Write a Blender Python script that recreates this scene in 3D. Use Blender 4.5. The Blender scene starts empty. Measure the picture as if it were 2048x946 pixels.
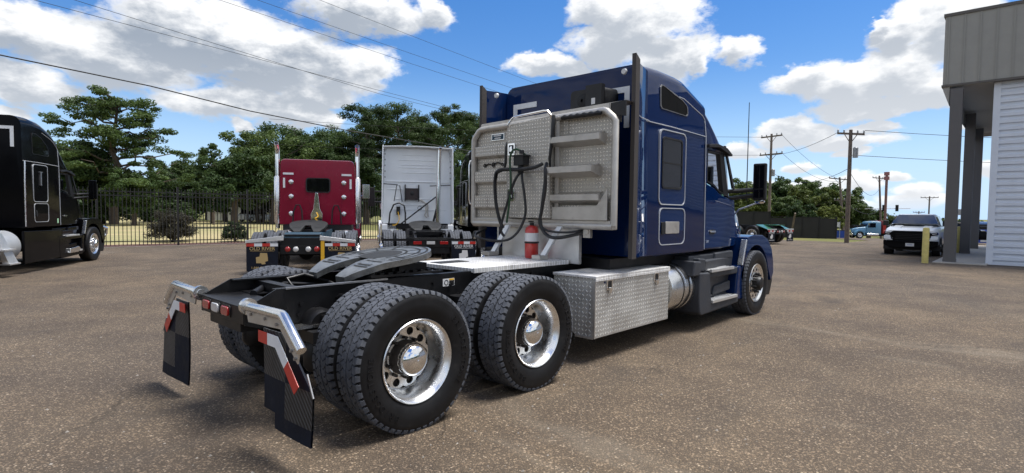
import bpy, math, random
import numpy as np
from mathutils import Vector, Matrix
random.seed(7); rng = np.random.default_rng(7)
scene = bpy.context.scene
COL = scene.collection
R = math.radians
pi = math.pi

# ------------------------------------------------------------------ camera
cam = bpy.data.cameras.new('camera'); camo = bpy.data.objects.new('camera', cam); COL.objects.link(camo)
cam.sensor_width = 36; cam.lens = 1107.6/2048*36; cam.clip_start = .05; cam.clip_end = 4000
rt = Vector((.682285, -.730988, .011978)); up = Vector((.023956, .038729, .998963)); fw = Vector((.730693, .681291, -.043936))
mw = Matrix((rt, up, -fw)).transposed().to_4x4(); mw.translation = (-2.4228, -4.3621, 1.579)
camo.matrix_world = mw
scene.camera = camo

# ------------------------------------------------------------------ light
SUN_EL, SUN_AZ = R(70), R(-42)          # azimuth measured from +x towards +y
sun = bpy.data.lights.new('sun', 'SUN'); suno = bpy.data.objects.new('sun', sun); COL.objects.link(suno)
sun.energy = 2.6; sun.angle = R(26); sun.color = (1, .97, .925)
sd = Vector((math.cos(SUN_EL)*math.cos(SUN_AZ), math.cos(SUN_EL)*math.sin(SUN_AZ), math.sin(SUN_EL)))
suno.rotation_euler = sd.to_track_quat('Z', 'Y').to_euler()
scene.view_settings.view_transform = 'Standard'; scene.view_settings.look = 'None'
scene.view_settings.exposure = 1.0; scene.view_settings.gamma = 1; scene.view_settings.use_curve_mapping = False

CLOUDS = [(1.462,.233,.077,.038),(1.363,.219,.138,.051),(1.26,.27,.143,.057),(1.146,.241,.145,.057),(1.043,.235,.086,.048),(1.084,.191,.08,.02),(1.002,.328,.125,.034),(.893,.338,.037,.031),(1.213,.168,.129,.032),(1.123,.16,.07,.024),(1.463,.162,.057,.031),(1.487,.121,.025,.012),(1.072,.152,.034,.016),(1.204,.132,.023,.012),(.609,.343,.061,.031),(.523,.323,.109,.05),(.48,.266,.082,.043),(.573,.287,.086,.04),(.686,.255,.084,.021),(.512,.232,.076,.026),(.435,.256,.024,.033),(.372,.262,.038,.024),(.285,.209,.057,.029),(.217,.202,.079,.04),(.148,.212,.072,.049),(.15,.267,.045,.03),(.092,.27,.061,.052),(.177,.164,.094,.022),(.181,.277,.015,.012),(.1,.179,.056,.034),(.283,.132,.06,.025),(.214,.113,.066,.015),(.179,.132,.038,.01),(.364,.107,.046,.016),(.27,.076,.032,.01),(.206,.094,.026,.007),(.313,.037,.052,.018),(.245,.045,.041,.016),(.192,.055,.032,.015),(.124,.041,.035,.012),(.154,.062,.025,.007),(.204,.017,.052,.012),(.129,.025,.053,.012),(.046,.126,.031,.011),(.039,.065,.026,.014)]

class NT:
    """tiny node-tree writer"""
    def __init__(s, tree): s.t = tree; s.n = tree.nodes; s.l = tree.links
    def add(s, typ, **k):
        n = s.n.new(typ)
        for a, b in k.items(): setattr(n, a, b)
        return n
    def _in(s, sock, v):
        if v is None: return
        if isinstance(v, bpy.types.NodeSocket): s.l.new(v, sock)
        else: sock.default_value = v
    def m(s, op, a, b=None, c=None, clamp=False):
        n = s.add('ShaderNodeMath', operation=op, use_clamp=clamp)
        s._in(n.inputs[0], a); s._in(n.inputs[1], b)
        if c is not None: s._in(n.inputs[2], c)
        return n.outputs[0]
    def v(s, op, a, b=None, out=0):
        n = s.add('ShaderNodeVectorMath', operation=op)
        s._in(n.inputs[0], a)
        if b is not None:
            if op == 'SCALE': s._in(n.inputs[3], b)
            else: s._in(n.inputs[1], b)
        return n.outputs[out]
    def xyz(s, x, y, z):
        n = s.add('ShaderNodeCombineXYZ'); s._in(n.inputs[0], x); s._in(n.inputs[1], y); s._in(n.inputs[2], z); return n.outputs[0]
    def sep(s, a):
        n = s.add('ShaderNodeSeparateXYZ'); s._in(n.inputs[0], a); return n.outputs
    def rng(s, v, a, b, c=0., d=1., smooth=False):
        n = s.add('ShaderNodeMapRange', interpolation_type='SMOOTHSTEP' if smooth else 'LINEAR')
        for i, q in enumerate((v, a, b, c, d)): s._in(n.inputs[i], q)
        return n.outputs[0]
    def noise(s, vec, scale, detail=4., rough=.55, col=False, dim='3D'):
        n = s.add('ShaderNodeTexNoise', noise_dimensions=dim)
        s._in(n.inputs['Vector'], vec); n.inputs['Scale'].default_value = scale; n.inputs['Detail'].default_value = detail; n.inputs['Roughness'].default_value = rough
        return n.outputs['Color' if col else 'Fac']
    def mix(s, f, a, b, blend='MIX'):
        n = s.add('ShaderNodeMix', data_type='RGBA', blend_type=blend)
        s._in(n.inputs[0], f)
        for i, q in ((6, a), (7, b)):
            if isinstance(q, (tuple, list)): q = (*q[:3], 1)
            s._in(n.inputs[i], q)
        return n.outputs[2]

w = bpy.data.worlds.new('World'); scene.world = w; w.use_nodes = True
k = NT(w.node_tree); k.n.clear()
sky = k.add('ShaderNodeTexSky', sky_type='NISHITA', sun_disc=False, sun_elevation=SUN_EL, sun_rotation=pi/2-SUN_AZ)
sky.air_density = 1.25; sky.dust_density = .35; sky.ozone_density = 3.2; sky.altitude = 0
hs = k.add('ShaderNodeHueSaturation'); hs.inputs['Saturation'].default_value = 1.36; hs.inputs['Value'].default_value = 1.0; hs.inputs['Hue'].default_value = .5
k.l.new(sky.outputs[0], hs.inputs['Color'])
tc = k.add('ShaderNodeTexCoord').outputs['Generated']
d = k.v('NORMALIZE', tc)
dx, dy, dz = k.sep(d)
az = k.m('ARCTAN2', dy, dx); el = k.m('ARCSINE', dz)
st = k.v('MULTIPLY', d, (1, 1, 1.9))
wob = k.v('ADD', k.v('SCALE', k.v('SUBTRACT', k.noise(st, 9, 5, .55, True), (.5, .5, .5)), .075), k.v('SCALE', k.v('SUBTRACT', k.noise(st, 42, 4, .6, True), (.5, .5, .5)), .022))
wx, wy, _ = k.sep(wob)
edge = k.rng(el, 0., .16, .25, 1.)                       # low clouds wobble less
p = k.xyz(k.m('ADD', az, k.m('MULTIPLY', wx, edge)), k.m('ADD', el, k.m('MULTIPLY', wy, k.m('MULTIPLY', edge, .75))), 0.)
F = G = None
for (a, e, ra, re) in CLOUDS:
    ra *= 1.12; re *= 1.12
    q = k.v('MULTIPLY', k.v('SUBTRACT', p, (a, e, 0)), (1/ra, 1/re, 0))
    f1 = k.m('SUBTRACT', 1., k.v('LENGTH', q, out=1))
    g1 = k.m('SUBTRACT', 1., k.v('LENGTH', k.v('ADD', q, (-.12, .62, 0)), out=1))
    F = f1 if F is None else k.m('MAXIMUM', F, f1)
    G = g1 if G is None else k.m('MAXIMUM', G, g1)
# unseen cloud round the sky outside the frame, coverage raised for fill light
side = k.rng(k.m('ABSOLUTE', k.m('SUBTRACT', az, .75)), .80, .98, 0., 1., True)
high = k.rng(el, .37, .46, 0., 1., True)
elsewhere = k.m('MAXIMUM', side, high)
flat = k.v('DIVIDE', d, k.xyz(k.m('ADD', k.m('ABSOLUTE', dz), .18), k.m('ADD', k.m('ABSOLUTE', dz), .18), 1.))
gen = k.m('SUBTRACT', k.noise(flat, 1.5, 3, .5), .5)
genF = k.m('MULTIPLY', k.m('ADD', gen, .10), 3.2)
genF = k.m('SUBTRACT', genF, k.m('MULTIPLY', k.m('SUBTRACT', 1., elsewhere), 3.))
F = k.m('MAXIMUM', F, genF)
G = k.m('MAXIMUM', G, k.m('MULTIPLY', genF, .35))
fb = k.m('SUBTRACT', k.noise(st, 22, 9, .62), .5)
dens = k.rng(k.m('ADD', F, k.m('MULTIPLY', fb, 1.05)), .0, .36, 0., 1., True)
dens = k.m('MULTIPLY', dens, k.rng(el, -.01, .03, 0., 1.))
fb2 = k.m('SUBTRACT', k.noise(st, 11, 6, .55), .5)
shade = k.rng(k.m('ADD', k.m('ADD', G, k.m('MULTIPLY', fb2, 1.5)), k.m('MULTIPLY', fb, 1.1)), -.22, .80, 0., 1., True)
shade = k.m('MULTIPLY', shade, k.rng(el, .0, .25, .45, 1.))
leftish = k.rng(az, .75, 1.2, .78, 1.)
ccol = k.mix(k.m('MULTIPLY', shade, leftish), (.56, .565, .57), (.185, .215, .26))
# thin haze towards the horizon
hz = k.rng(el, -.06, .26, 1., 0., True)
b1 = k.add('ShaderNodeBackground'); b1.inputs['Strength'].default_value = .06
k.l.new(k.mix(k.m('MULTIPLY', hz, .92), k.mix(1., hs.outputs[0], (1.02, 1.0, 1.2), 'MULTIPLY'), (4.8, 7.3, 10.6)), b1.inputs['Color'])
b2 = k.add('ShaderNodeBackground'); b2.inputs['Strength'].default_value = 1.0; k.l.new(ccol, b2.inputs['Color'])
ms = k.add('ShaderNodeMixShader'); k.l.new(dens, ms.inputs[0]); k.l.new(b1.outputs[0], ms.inputs[1]); k.l.new(b2.outputs[0], ms.inputs[2])
wo = k.add('ShaderNodeOutputWorld'); k.l.new(ms.outputs[0], wo.inputs[0])
try: w.cycles.sampling_method = 'MANUAL'; w.cycles.sample_map_resolution = 512
except Exception: pass

# ------------------------------------------------------------------ materials
MATS = {}
def mat(name, col, rough=.5, metal=0., coat=0., var=0., vscale=6., bump=0., bscale=60., spec=.5, dirt=None, emit=None):
    if name in MATS: return MATS[name]
    m = bpy.data.materials.new(name); m.use_nodes = True; MATS[name] = m
    q = NT(m.node_tree); b = m.node_tree.nodes['Principled BSDF']
    b.inputs['Roughness'].default_value = rough; b.inputs['Metallic'].default_value = metal; b.inputs['Coat Weight'].default_value = coat
    b.inputs['Coat Roughness'].default_value = .04; b.inputs['Specular IOR Level'].default_value = spec
    b.inputs['Base Color'].default_value = (*col, 1)
    o = q.add('ShaderNodeTexCoord').outputs['Object']
    if var or dirt:
        n1 = q.noise(o, vscale, 6, .6); c = None
        if var:
            c = q.mix(q.rng(n1, .3, .7), tuple(x*(1-var) for x in col), tuple(min(1, x*(1+var)) for x in col))
        if dirt:
            dcol, amt, thr = dirt
            n2 = q.noise(o, vscale*.6, 8, .68)
            c = q.mix(q.m('MULTIPLY', q.rng(n2, thr, thr+.22, 0, 1, True), amt), c if c is not None else col, dcol)
        q.l.new(c, b.inputs['Base Color'])
        if rough > .08:
            q.l.new(q.rng(n1, .25, .75, rough*.8, min(1, rough*1.25)), b.inputs['Roughness'])
    if bump:
        bn = q.add('ShaderNodeBump'); bn.inputs['Strength'].default_value = bump; bn.inputs['Distance'].default_value = .004
        q.l.new(q.noise(o, bscale, 5, .6), bn.inputs['Height']); q.l.new(bn.outputs[0], b.inputs['Normal'])
    if 'paint' in name and rough < .3:
        bn = q.add('ShaderNodeBump'); bn.inputs['Strength'].default_value = .22; bn.inputs['Distance'].default_value = .02
        q.l.new(q.noise(o, 1.6, 2, .4), bn.inputs['Height']); q.l.new(bn.outputs[0], b.inputs['Normal'])
    if emit:
        b.inputs['Emission Color'].default_value = (*emit[:3], 1); b.inputs['Emission Strength'].default_value = emit[3]
    return m

DIRT = (.16, .13, .10)
M_blue = mat('blue_paint', (.0026, .016, .074), .04, 0, 0, .05, 3, spec=.26)
M_black = mat('black_paint', (.004, .004, .005), .12, 0, 0, .1, 3, spec=.08)
M_red = mat('maroon_paint', (.215, .004, .026), .25, 0, .1, .06, 3, spec=.3)
M_white = mat('white_paint', (.84, .87, .89), .35, 0, .6, .03, 3)
M_teal = mat('teal_frame_paint', (.006, .04, .07), .6, 0, 0, .1, 5)
M_green = mat('green_paint', (.006, .12, .05), .35, 0, .8, .1, 5)
M_lblue = mat('light_blue_paint', (.12, .28, .42), .35, 0, .6, .05, 3)
M_frame = mat('frame_black', (.005, .005, .006), .42, 0, 0, .4, 5, .15, 90, spec=.35, dirt=((.03, .027, .024), .3, .52))
M_plas = mat('grey_plastic', (.032, .036, .045), .55, 0, 0, .15, 8, .25, 260, dirt=((.10, .10, .10), .25, .52))
M_plasb = mat('black_plastic', (.007, .007, .008), .5, 0, 0, .2, 8, .2, 200)
M_rub = mat('sidewall_rubber', (.0075, .0075, .0085), .5, 0, 0, .25, 12, .1, 120, spec=.3, dirt=((.055, .05, .045), .35, .54))
M_tread = mat('tread_rubber', (.078, .084, .098), .75, 0, 0, .45, 18, .3, 160)
M_edge = mat('grey_brown_rubber', (.052, .045, .042), .7, 0, 0, .12, 10)
M_chrome = mat('chrome', (.84, .84, .84), .11, 1., 0, 0)
M_alu = mat('polished_aluminium', (.86, .86, .85), .27, 1., 0, .05, 14, dirt=((.35, .32, .28), .3, .58))
M_dull = mat('dull_aluminium', (.52, .495, .455), .45, .65, 0, .12, 8, .08, 60, dirt=((.26, .23, .2), .5, .52))
M_alubr = mat('bright_aluminium', (.72, .72, .71), .4, .75, 0, .07, 6, dirt=((.3, .28, .25), .4, .58))
M_tank = mat('tank_aluminium', (.66, .67, .68), .26, 1., 0, .06, 6)
M_steel = mat('zinc_steel', (.35, .35, .36), .4, .9, 0, .15, 20)
M_drum = mat('rusty_drum', (.03, .024, .02), .75, .2, 0, .4, 20)
M_grease = mat('greased_steel', (.25, .255, .25), .30, .75, 0, .3, 9, dirt=((.03, .03, .028), .75, .47))
M_greased = mat('greased_dark', (.012, .012, .011), .6, 0, 0, .4, 12)
M_dglass = mat('dark_glass', (.004, .004, .005), .04, 0, 0, spec=.35)
M_screen = mat('screened_window', (.012, .012, .013), .22, 0, .2)
M_lens_r = mat('red_lens', (.33, .012, .012), .15, 0, .8)
M_lens_c = mat('clear_lens', (.55, .55, .55), .15, 0, .8)
M_refw = mat('white_reflector', (.72, .74, .76), .35, 0, 0, .06, 20)
M_refr = mat('red_reflector', (.50, .03, .02), .35, 0, 0, .08, 20)
M_flap = mat('flap_rubber', (.009, .0115, .020), .65, 0, 0, .3, 9, .3, 40, spec=.15, dirt=((.045, .045, .05), .4, .55))
M_extred = mat('extinguisher_red', (.46, .02, .012), .3, 0, .6)
M_label = mat('paper_white', (.62, .62, .62), .5)
M_gold = mat('gold_print', (.42, .30, .13), .45)
M_wprint = mat('white_print', (.7, .7, .7), .5)
M_yel = mat('faded_yellow_paint', (.62, .52, .17), .6, 0, 0, .12, 7, .2, 60, dirt=((.32, .25, .1), .5, .55))
M_yelsign = mat('sign_yellow', (.75, .42, .02), .5)
M_col = mat('column_grey', (.115, .11, .11), .6, 0, 0, .07, 3, dirt=((.075, .07, .07), .4, .6))
M_fascia = mat('fascia_tan', (.30, .295, .27), .55, 0, 0, .06, 2.5, dirt=((.2, .19, .17), .35, .56))
M_soffit = mat('soffit_grey', (.34, .33, .31), .7, 0, 0, .05, 3)
M_siding = mat('siding_white', (.66, .71, .79), .45, 0, 0, .05, 2.5, dirt=((.36, .36, .35), .35, .57))
M_wood = mat('weathered_pole', (.16, .125, .10), .85, 0, 0, .3, 5, .5, 40)
M_gvl = mat('galvanised', (.34, .35, .36), .5, .5, 0, .1, 5)
M_iron = mat('black_iron', (.008, .008, .009), .5)
M_wire = mat('cable_black', (.01, .01, .011), .6)
M_conc = mat('concrete', (.42, .38, .32), .85, 0, 0, .12, 2.2, .2, 60, dirt=((.25, .22, .18), .5, .52))
M_hose_g = mat('green_hose', (.012, .05, .02), .4)
M_hose_k = mat('black_hose', (.010, .010, .011), .42, 0, 0, .2, 30)
M_braid = mat('braided_hose', (.011, .011, .012), .5, 0, 0, .2, 30, .6, 120)
M_bark = mat('bark', (.085, .065, .05), .9, 0, 0, .35, 3, .6, 14)
M_bluewall = mat('blue_wall_paint', (.015, .06, .36), .5, 0, 0, .1, 2)
M_mulch = mat('mulch', (.085, .038, .026), .95, 0, 0, .4, 12, .8, 40)
M_houses = mat('house_siding', (.5, .5, .47), .7, 0, 0, .05, 3)
M_roofs = mat('roof_shingle', (.10, .095, .09), .85, 0, 0, .2, 8)
M_apt = mat('cab_interior', (.02, .02, .022), .7)
M_redpaint = mat('wrecker_red', (.35, .02, .015), .4, 0, .5)

def plate(name, uax, col, rough, metal, cell=.034, bump=.7):
    """tread plate: raised bars alternately leaning both ways"""
    m = bpy.data.materials.new(name); m.use_nodes = True
    q = NT(m.node_tree); b = m.node_tree.nodes['Principled BSDF']
    o = q.add('ShaderNodeTexCoord').outputs['Object']; x, y, z = q.sep(o)
    U, V = (x, y) if uax == 'flat' else (q.m('ADD', x, y), z)
    U = q.m('DIVIDE', U, cell); V = q.m('DIVIDE', V, cell)
    par = q.m('ABSOLUTE', q.m('MODULO', q.m('ADD', q.m('FLOOR', U), q.m('FLOOR', V)), 2.))
    a = q.m('SUBTRACT', q.m('FRACT', U), .5); c = q.m('SUBTRACT', q.m('FRACT', V), .5)
    s = q.m('MULTIPLY', q.m('ADD', a, c), .707); t = q.m('MULTIPLY', q.m('SUBTRACT', a, c), .707)
    par = q.m('GREATER_THAN', par, .5); ip = q.m('SUBTRACT', 1., par)
    pp = q.m('ADD', q.m('MULTIPLY', s, par), q.m('MULTIPLY', t, ip)); qq = q.m('ADD', q.m('MULTIPLY', t, par), q.m('MULTIPLY', s, ip))
    e = q.m('ADD', q.m('POWER', q.m('DIVIDE', q.m('ABSOLUTE', pp), .44), 2.), q.m('POWER', q.m('DIVIDE', q.m('ABSOLUTE', qq), .15), 2.))
    h = q.rng(e, .25, 1.05, 1., 0., True)
    n1 = q.noise(o, 3.2, 7, .62); n2 = q.noise(o, 40, 4, .6)
    base = q.mix(q.rng(n1, .32, .68), tuple(v*.80 for v in col), col)
    base = q.mix(q.m('MULTIPLY', q.rng(n2, .5, .75), .3), base, (.3, .27, .24))
    n3 = q.noise(q.v('MULTIPLY', o, (1.2, 5., .7)), 2.4, 7, .68); base = q.mix(q.m('MULTIPLY', q.rng(n3, .52, .68, 0, 1, True), .5), base, (.25, .225, .195))
    base = q.mix(h, base, tuple(min(1, v*1.75) for v in col))
    q.l.new(base, b.inputs['Base Color']); b.inputs['Metallic'].default_value = metal
    q.l.new(q.m('ADD', q.rng(h, 0., 1., rough*1.2, rough*.7), q.rng(n1, .35, .65, -.1, .14)), b.inputs['Roughness'])
    bn = q.add('ShaderNodeBump'); bn.inputs['Strength'].default_value = bump; bn.inputs['Distance'].default_value = .004
    q.l.new(h, bn.inputs['Height']); q.l.new(bn.outputs[0], b.inputs['Normal'])
    return m
M_trim = mat('trim_silver', (.60, .62, .65), .35, .35)
M_plate = plate('tread_plate', 'up', (.52, .49, .44), .40, .65, .042, .9)
M_plateb = plate('tread_plate_box', 'up', (.58, .57, .54), .40, .6, .046, .8)
M_platef = plate('tread_plate_flat', 'flat', (.80, .79, .77), .42, .35, .046, .6)

def glass(name, tint, refl=.12):
    m = bpy.data.materials.new(name); m.use_nodes = True
    q = NT(m.node_tree); q.n.clear()
    t = q.add('ShaderNodeBsdfTransparent'); t.inputs[0].default_value = (*tint, 1)
    g = q.add('ShaderNodeBsdfGlossy'); g.inputs['Roughness'].default_value = .02; g.inputs[0].default_value = (.9, .95, 1, 1)
    fr = q.add('ShaderNodeFresnel'); fr.inputs[0].default_value = 1.5
    mx = q.add('ShaderNodeMixShader'); q.l.new(q.m('MULTIPLY', fr.outputs[0], 1. if refl else 0.), mx.inputs[0])
    q.l.new(t.outputs[0], mx.inputs[1]); q.l.new(g.outputs[0], mx.inputs[2])
    o = q.add('ShaderNodeOutputMaterial'); q.l.new(mx.outputs[0], o.inputs[0]); return m
M_glass = glass('tinted_glass', (.70, .95, .96))

def mat_flapdiag():
    m = bpy.data.materials.new('ribbed_flap'); m.use_nodes = True
    q = NT(m.node_tree); b = m.node_tree.nodes['Principled BSDF']
    o = q.add('ShaderNodeTexCoord').outputs['Object']; x, y, z = q.sep(o)
    s = q.m('SINE', q.m('MULTIPLY', q.m('SUBTRACT', y, z), 2*pi/.040)); h = q.rng(s, -.2, .6, 0, 1, True)
    n = q.noise(o, 9, 6, .65)
    q.l.new(q.mix(q.m('MULTIPLY', h, q.rng(n, .3, .7, .2, .8)), (.003, .003, .004), (.085, .088, .092)), b.inputs['Base Color'])
    b.inputs['Roughness'].default_value = .5
    bn = q.add('ShaderNodeBump'); bn.inputs['Strength'].default_value = .8; bn.inputs['Distance'].default_value = .003
    q.l.new(h, bn.inputs['Height']); q.l.new(bn.outputs[0], b.inputs['Normal']); return m
M_flapd = mat_flapdiag()

SEAMS = ((-1.353, 10.451, 2.361, 10.769), (1.505, 16.176, 5.495, 15.892))
def mat_asphalt():
    m = bpy.data.materials.new('worn_asphalt'); m.use_nodes = True
    q = NT(m.node_tree); b = m.node_tree.nodes['Principled BSDF']
    o = q.add('ShaderNodeTexCoord').outputs['Object']
    def vor(scale, feat='F1'):
        n = q.add('ShaderNodeTexVoronoi', feature=feat); n.inputs['Scale'].default_value = scale; q.l.new(o, n.inputs['Vector']); return n
    v1 = vor(56); v2 = vor(115)
    r1 = q.sep(v1.outputs['Color']); r2 = q.sep(v2.outputs['Color'])
    stone1 = q.rng(v1.outputs['Distance'], .34, .58, 1., 0., True); stone2 = q.rng(v2.outputs['Distance'], .32, .56, 1., 0., True)
    binder = (.095, .079, .064)
    ramp = q.add('ShaderNodeValToRGB'); e = ramp.color_ramp
    e.elements[0].position = 0; e.elements[0].color = (.075, .062, .052, 1); e.elements[1].position = 1; e.elements[1].color = (.52, .45, .37, 1)
    for p_, c_ in ((.3, (.13, .104, .08)), (.55, (.24, .19, .145)), (.85, (.30, .245, .19)), (.96, (.38, .32, .26))):
        x = e.elements.new(p_); x.color = (*c_, 1)
    ramp2 = q.add('ShaderNodeValToRGB'); e2 = ramp2.color_ramp
    e2.elements[0].color = (.06, .052, .046, 1); e2.elements[1].color = (.40, .34, .28, 1)
    for p_, c_ in ((.5, (.16, .128, .10)), (.85, (.25, .20, .155))):
        x = e2.elements.new(p_); x.color = (*c_, 1)
    q.l.new(r1[0], ramp.inputs[0]); q.l.new(r2[1], ramp2.inputs[0])
    c = q.mix(q.m('MULTIPLY', stone2, .85), binder, ramp2.outputs[0])
    c = q.mix(q.m('MULTIPLY', stone1, q.m('GREATER_THAN', r1[2], .30)), c, ramp.outputs[0])
    # wear: big soft patches, streaks, oil stains
    big = q.noise(o, .16, 5, .55); mid = q.noise(o, .9, 6, .6); st = q.noise(q.v('MULTIPLY', o, (.22, 1.3, 1)), 1.1, 6, .6)
    c = q.mix(1., c, q.mix(q.rng(big, .33, .67), (.84, .84, .88), (1.16, 1.1, 1.02)), 'MULTIPLY')
    c = q.mix(1., c, q.mix(q.rng(mid, .3, .7), (.70, .69, .71), (1.24, 1.22, 1.17)), 'MULTIPLY')
    c = q.mix(q.m('MULTIPLY', q.rng(st, .56, .7, 0, 1, True), .28), c, (.06, .055, .052))
    trk = q.noise(q.v('MULTIPLY', q.v('ADD', o, q.v('SCALE', q.noise(o, .12, 2, .5, True), 5.)), (.16, 1.5, 1)), .8, 5, .62)
    c = q.mix(q.m('MULTIPLY', q.rng(trk, .53, .68, 0, 1, True), .34), c, (.075, .066, .06))
    trk2 = q.noise(q.v('MULTIPLY', q.v('ADD', o, q.v('SCALE', q.noise(o, .2, 2, .5, True), 4.)), (1.1, .15, 1)), .9, 5, .62)
    c = q.mix(q.m('MULTIPLY', q.rng(trk2, .56, .70, 0, 1, True), .30), c, (.30, .265, .22))
    oil = q.noise(q.v('ADD', o, (13.7, 4.2, 0)), .55, 4, .5)
    c = q.mix(q.m('MULTIPLY', q.rng(oil, .66, .76, 0, 1, True), .45), c, (.035, .032, .032))
    # hairline cracks
    wv = q.v('ADD', o, q.v('SCALE', q.v('SUBTRACT', q.noise(o, 1.3, 5, .6, True), (.5, .5, .5)), .9))
    vc = q.add('ShaderNodeTexVoronoi', feature='DISTANCE_TO_EDGE'); vc.inputs['Scale'].default_value = .34; q.l.new(wv, vc.inputs['Vector'])
    crack = q.m('MULTIPLY', q.rng(vc.outputs['Distance'], .0015, .006, 1., 0., True), q.rng(q.noise(o, .45, 3, .5), .5, .6, 0, 1, True))
    c = q.mix(q.m('MULTIPLY', crack, .45), c, (.03, .026, .022))
    c = q.mix(1., c, (.90, .87, .795), 'MULTIPLY')
    ox, oy, _z = q.sep(q.v('ADD', o, q.v('SCALE', q.v('SUBTRACT', q.noise(o, .9, 4, .6, True), (.5, .5, .5)), .16)))
    for (ax, ay, bx_, by_) in SEAMS:                                  # paving seams
        L = math.hypot(bx_-ax, by_-ay); nx, ny = (ay-by_)/L, (bx_-ax)/L
        dl = q.m('ABSOLUTE', q.m('ADD', q.m('ADD', q.m('MULTIPLY', ox, nx), q.m('MULTIPLY', oy, ny)), -(ax*nx+ay*ny)))
        c = q.mix(q.m('MULTIPLY', q.rng(dl, .015, .07, 1., 0., True), q.rng(q.noise(o, .5, 3, .6), .38, .58, .12, .6)), c, (.055, .048, .042))
    q.l.new(c, b.inputs['Base Color'])
    b.inputs['Roughness'].default_value = .85; b.inputs['Specular IOR Level'].default_value = .32
    bn = q.add('ShaderNodeBump'); bn.inputs['Strength'].default_value = .75; bn.inputs['Distance'].default_value = .006
    hh = q.m('ADD', q.m('ADD', q.m('MULTIPLY', stone1, .9), q.m('MULTIPLY', stone2, .45)), q.m('MULTIPLY', crack, -1.))
    q.l.new(hh, bn.inputs['Height']); q.l.new(bn.outputs[0], b.inputs['Normal']); return m
M_asph = mat_asphalt()

def mat_grass(name, a, b_, c_, sc=.5):
    m = bpy.data.materials.new(name); m.use_nodes = True
    q = NT(m.node_tree); b = m.node_tree.nodes['Principled BSDF']
    o = q.add('ShaderNodeTexCoord').outputs['Object']
    n1 = q.noise(q.v('MULTIPLY', o, (.35, 1, 1)), sc, 6, .6); n2 = q.noise(o, 9, 5, .7)
    c = q.mix(q.rng(n1, .38, .62, 0, 1, True), a, b_); c = q.mix(q.rng(n2, .35, .75), c, c_)
    q.l.new(c, b.inputs['Base Color']); b.inputs['Roughness'].default_value = .95; b.inputs['Specular IOR Level'].default_value = .1
    bn = q.add('ShaderNodeBump'); bn.inputs['Strength'].default_value = 1; bn.inputs['Distance'].default_value = .05
    q.l.new(n2, bn.inputs['Height']); q.l.new(bn.outputs[0], b.inputs['Normal']); return m
M_lawn = mat_grass('dry_lawn', (.44, .36, .20), (.25, .26, .12), (.37, .31, .16))
M_verge = mat_grass('verge_grass', (.10, .14, .035), (.16, .17, .05), (.22, .17, .09), .8)

def mat_leaf(name, dark, light, tr=.25):
    m = bpy.data.materials.new(name); m.use_nodes = True
    q = NT(m.node_tree); b = m.node_tree.nodes['Principled BSDF']
    o = q.add('ShaderNodeTexCoord').outputs['Object']
    at = q.add('ShaderNodeAttribute', attribute_name='tone').outputs['Fac']
    n1 = q.noise(o, .45, 3, .5)
    ri = q.add('ShaderNodeObjectInfo').outputs['Random']
    f = q.m('ADD', q.m('ADD', q.m('MULTIPLY', at, .6), q.m('MULTIPLY', q.rng(n1, .3, .7), .35)), q.rng(ri, 0., 1., -.18, .22), clamp=True)
    q.l.new(q.mix(f, dark, light), b.inputs['Base Color'])
    b.inputs['Roughness'].default_value = .55; b.inputs['Specular IOR Level'].default_value = .25
    t = q.add('ShaderNodeBsdfTranslucent'); q.l.new(q.mix(f, tuple(x*1.2 for x in dark), tuple(x*1.4 for x in light)), t.inputs[0])
    mx = q.add('ShaderNodeMixShader'); mx.inputs[0].default_value = tr
    q.l.new(b.outputs[0], mx.inputs[1]); q.l.new(t.outputs[0], mx.inputs[2])
    q.l.new(mx.outputs[0], m.node_tree.nodes['Material Output'].inputs[0]); return m
M_leafp = mat_leaf('pine_needles', (.018, .038, .012), (.092, .14, .036))
M_leafd = mat_leaf('dark_leaves', (.016, .036, .012), (.080, .128, .034))
M_leafo = mat_leaf('oak_leaves', (.028, .052, .014), (.115, .165, .042))
M_leafy = mat_leaf('yellow_green_leaves', (.05, .075, .015), (.19, .22, .05))
M_leafb = mat_leaf('brown_twigs', (.022, .020, .012), (.070, .062, .034), .1)
M_hedge = mat_leaf('hedge_leaves', (.010, .022, .008), (.045, .075, .022))

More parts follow.
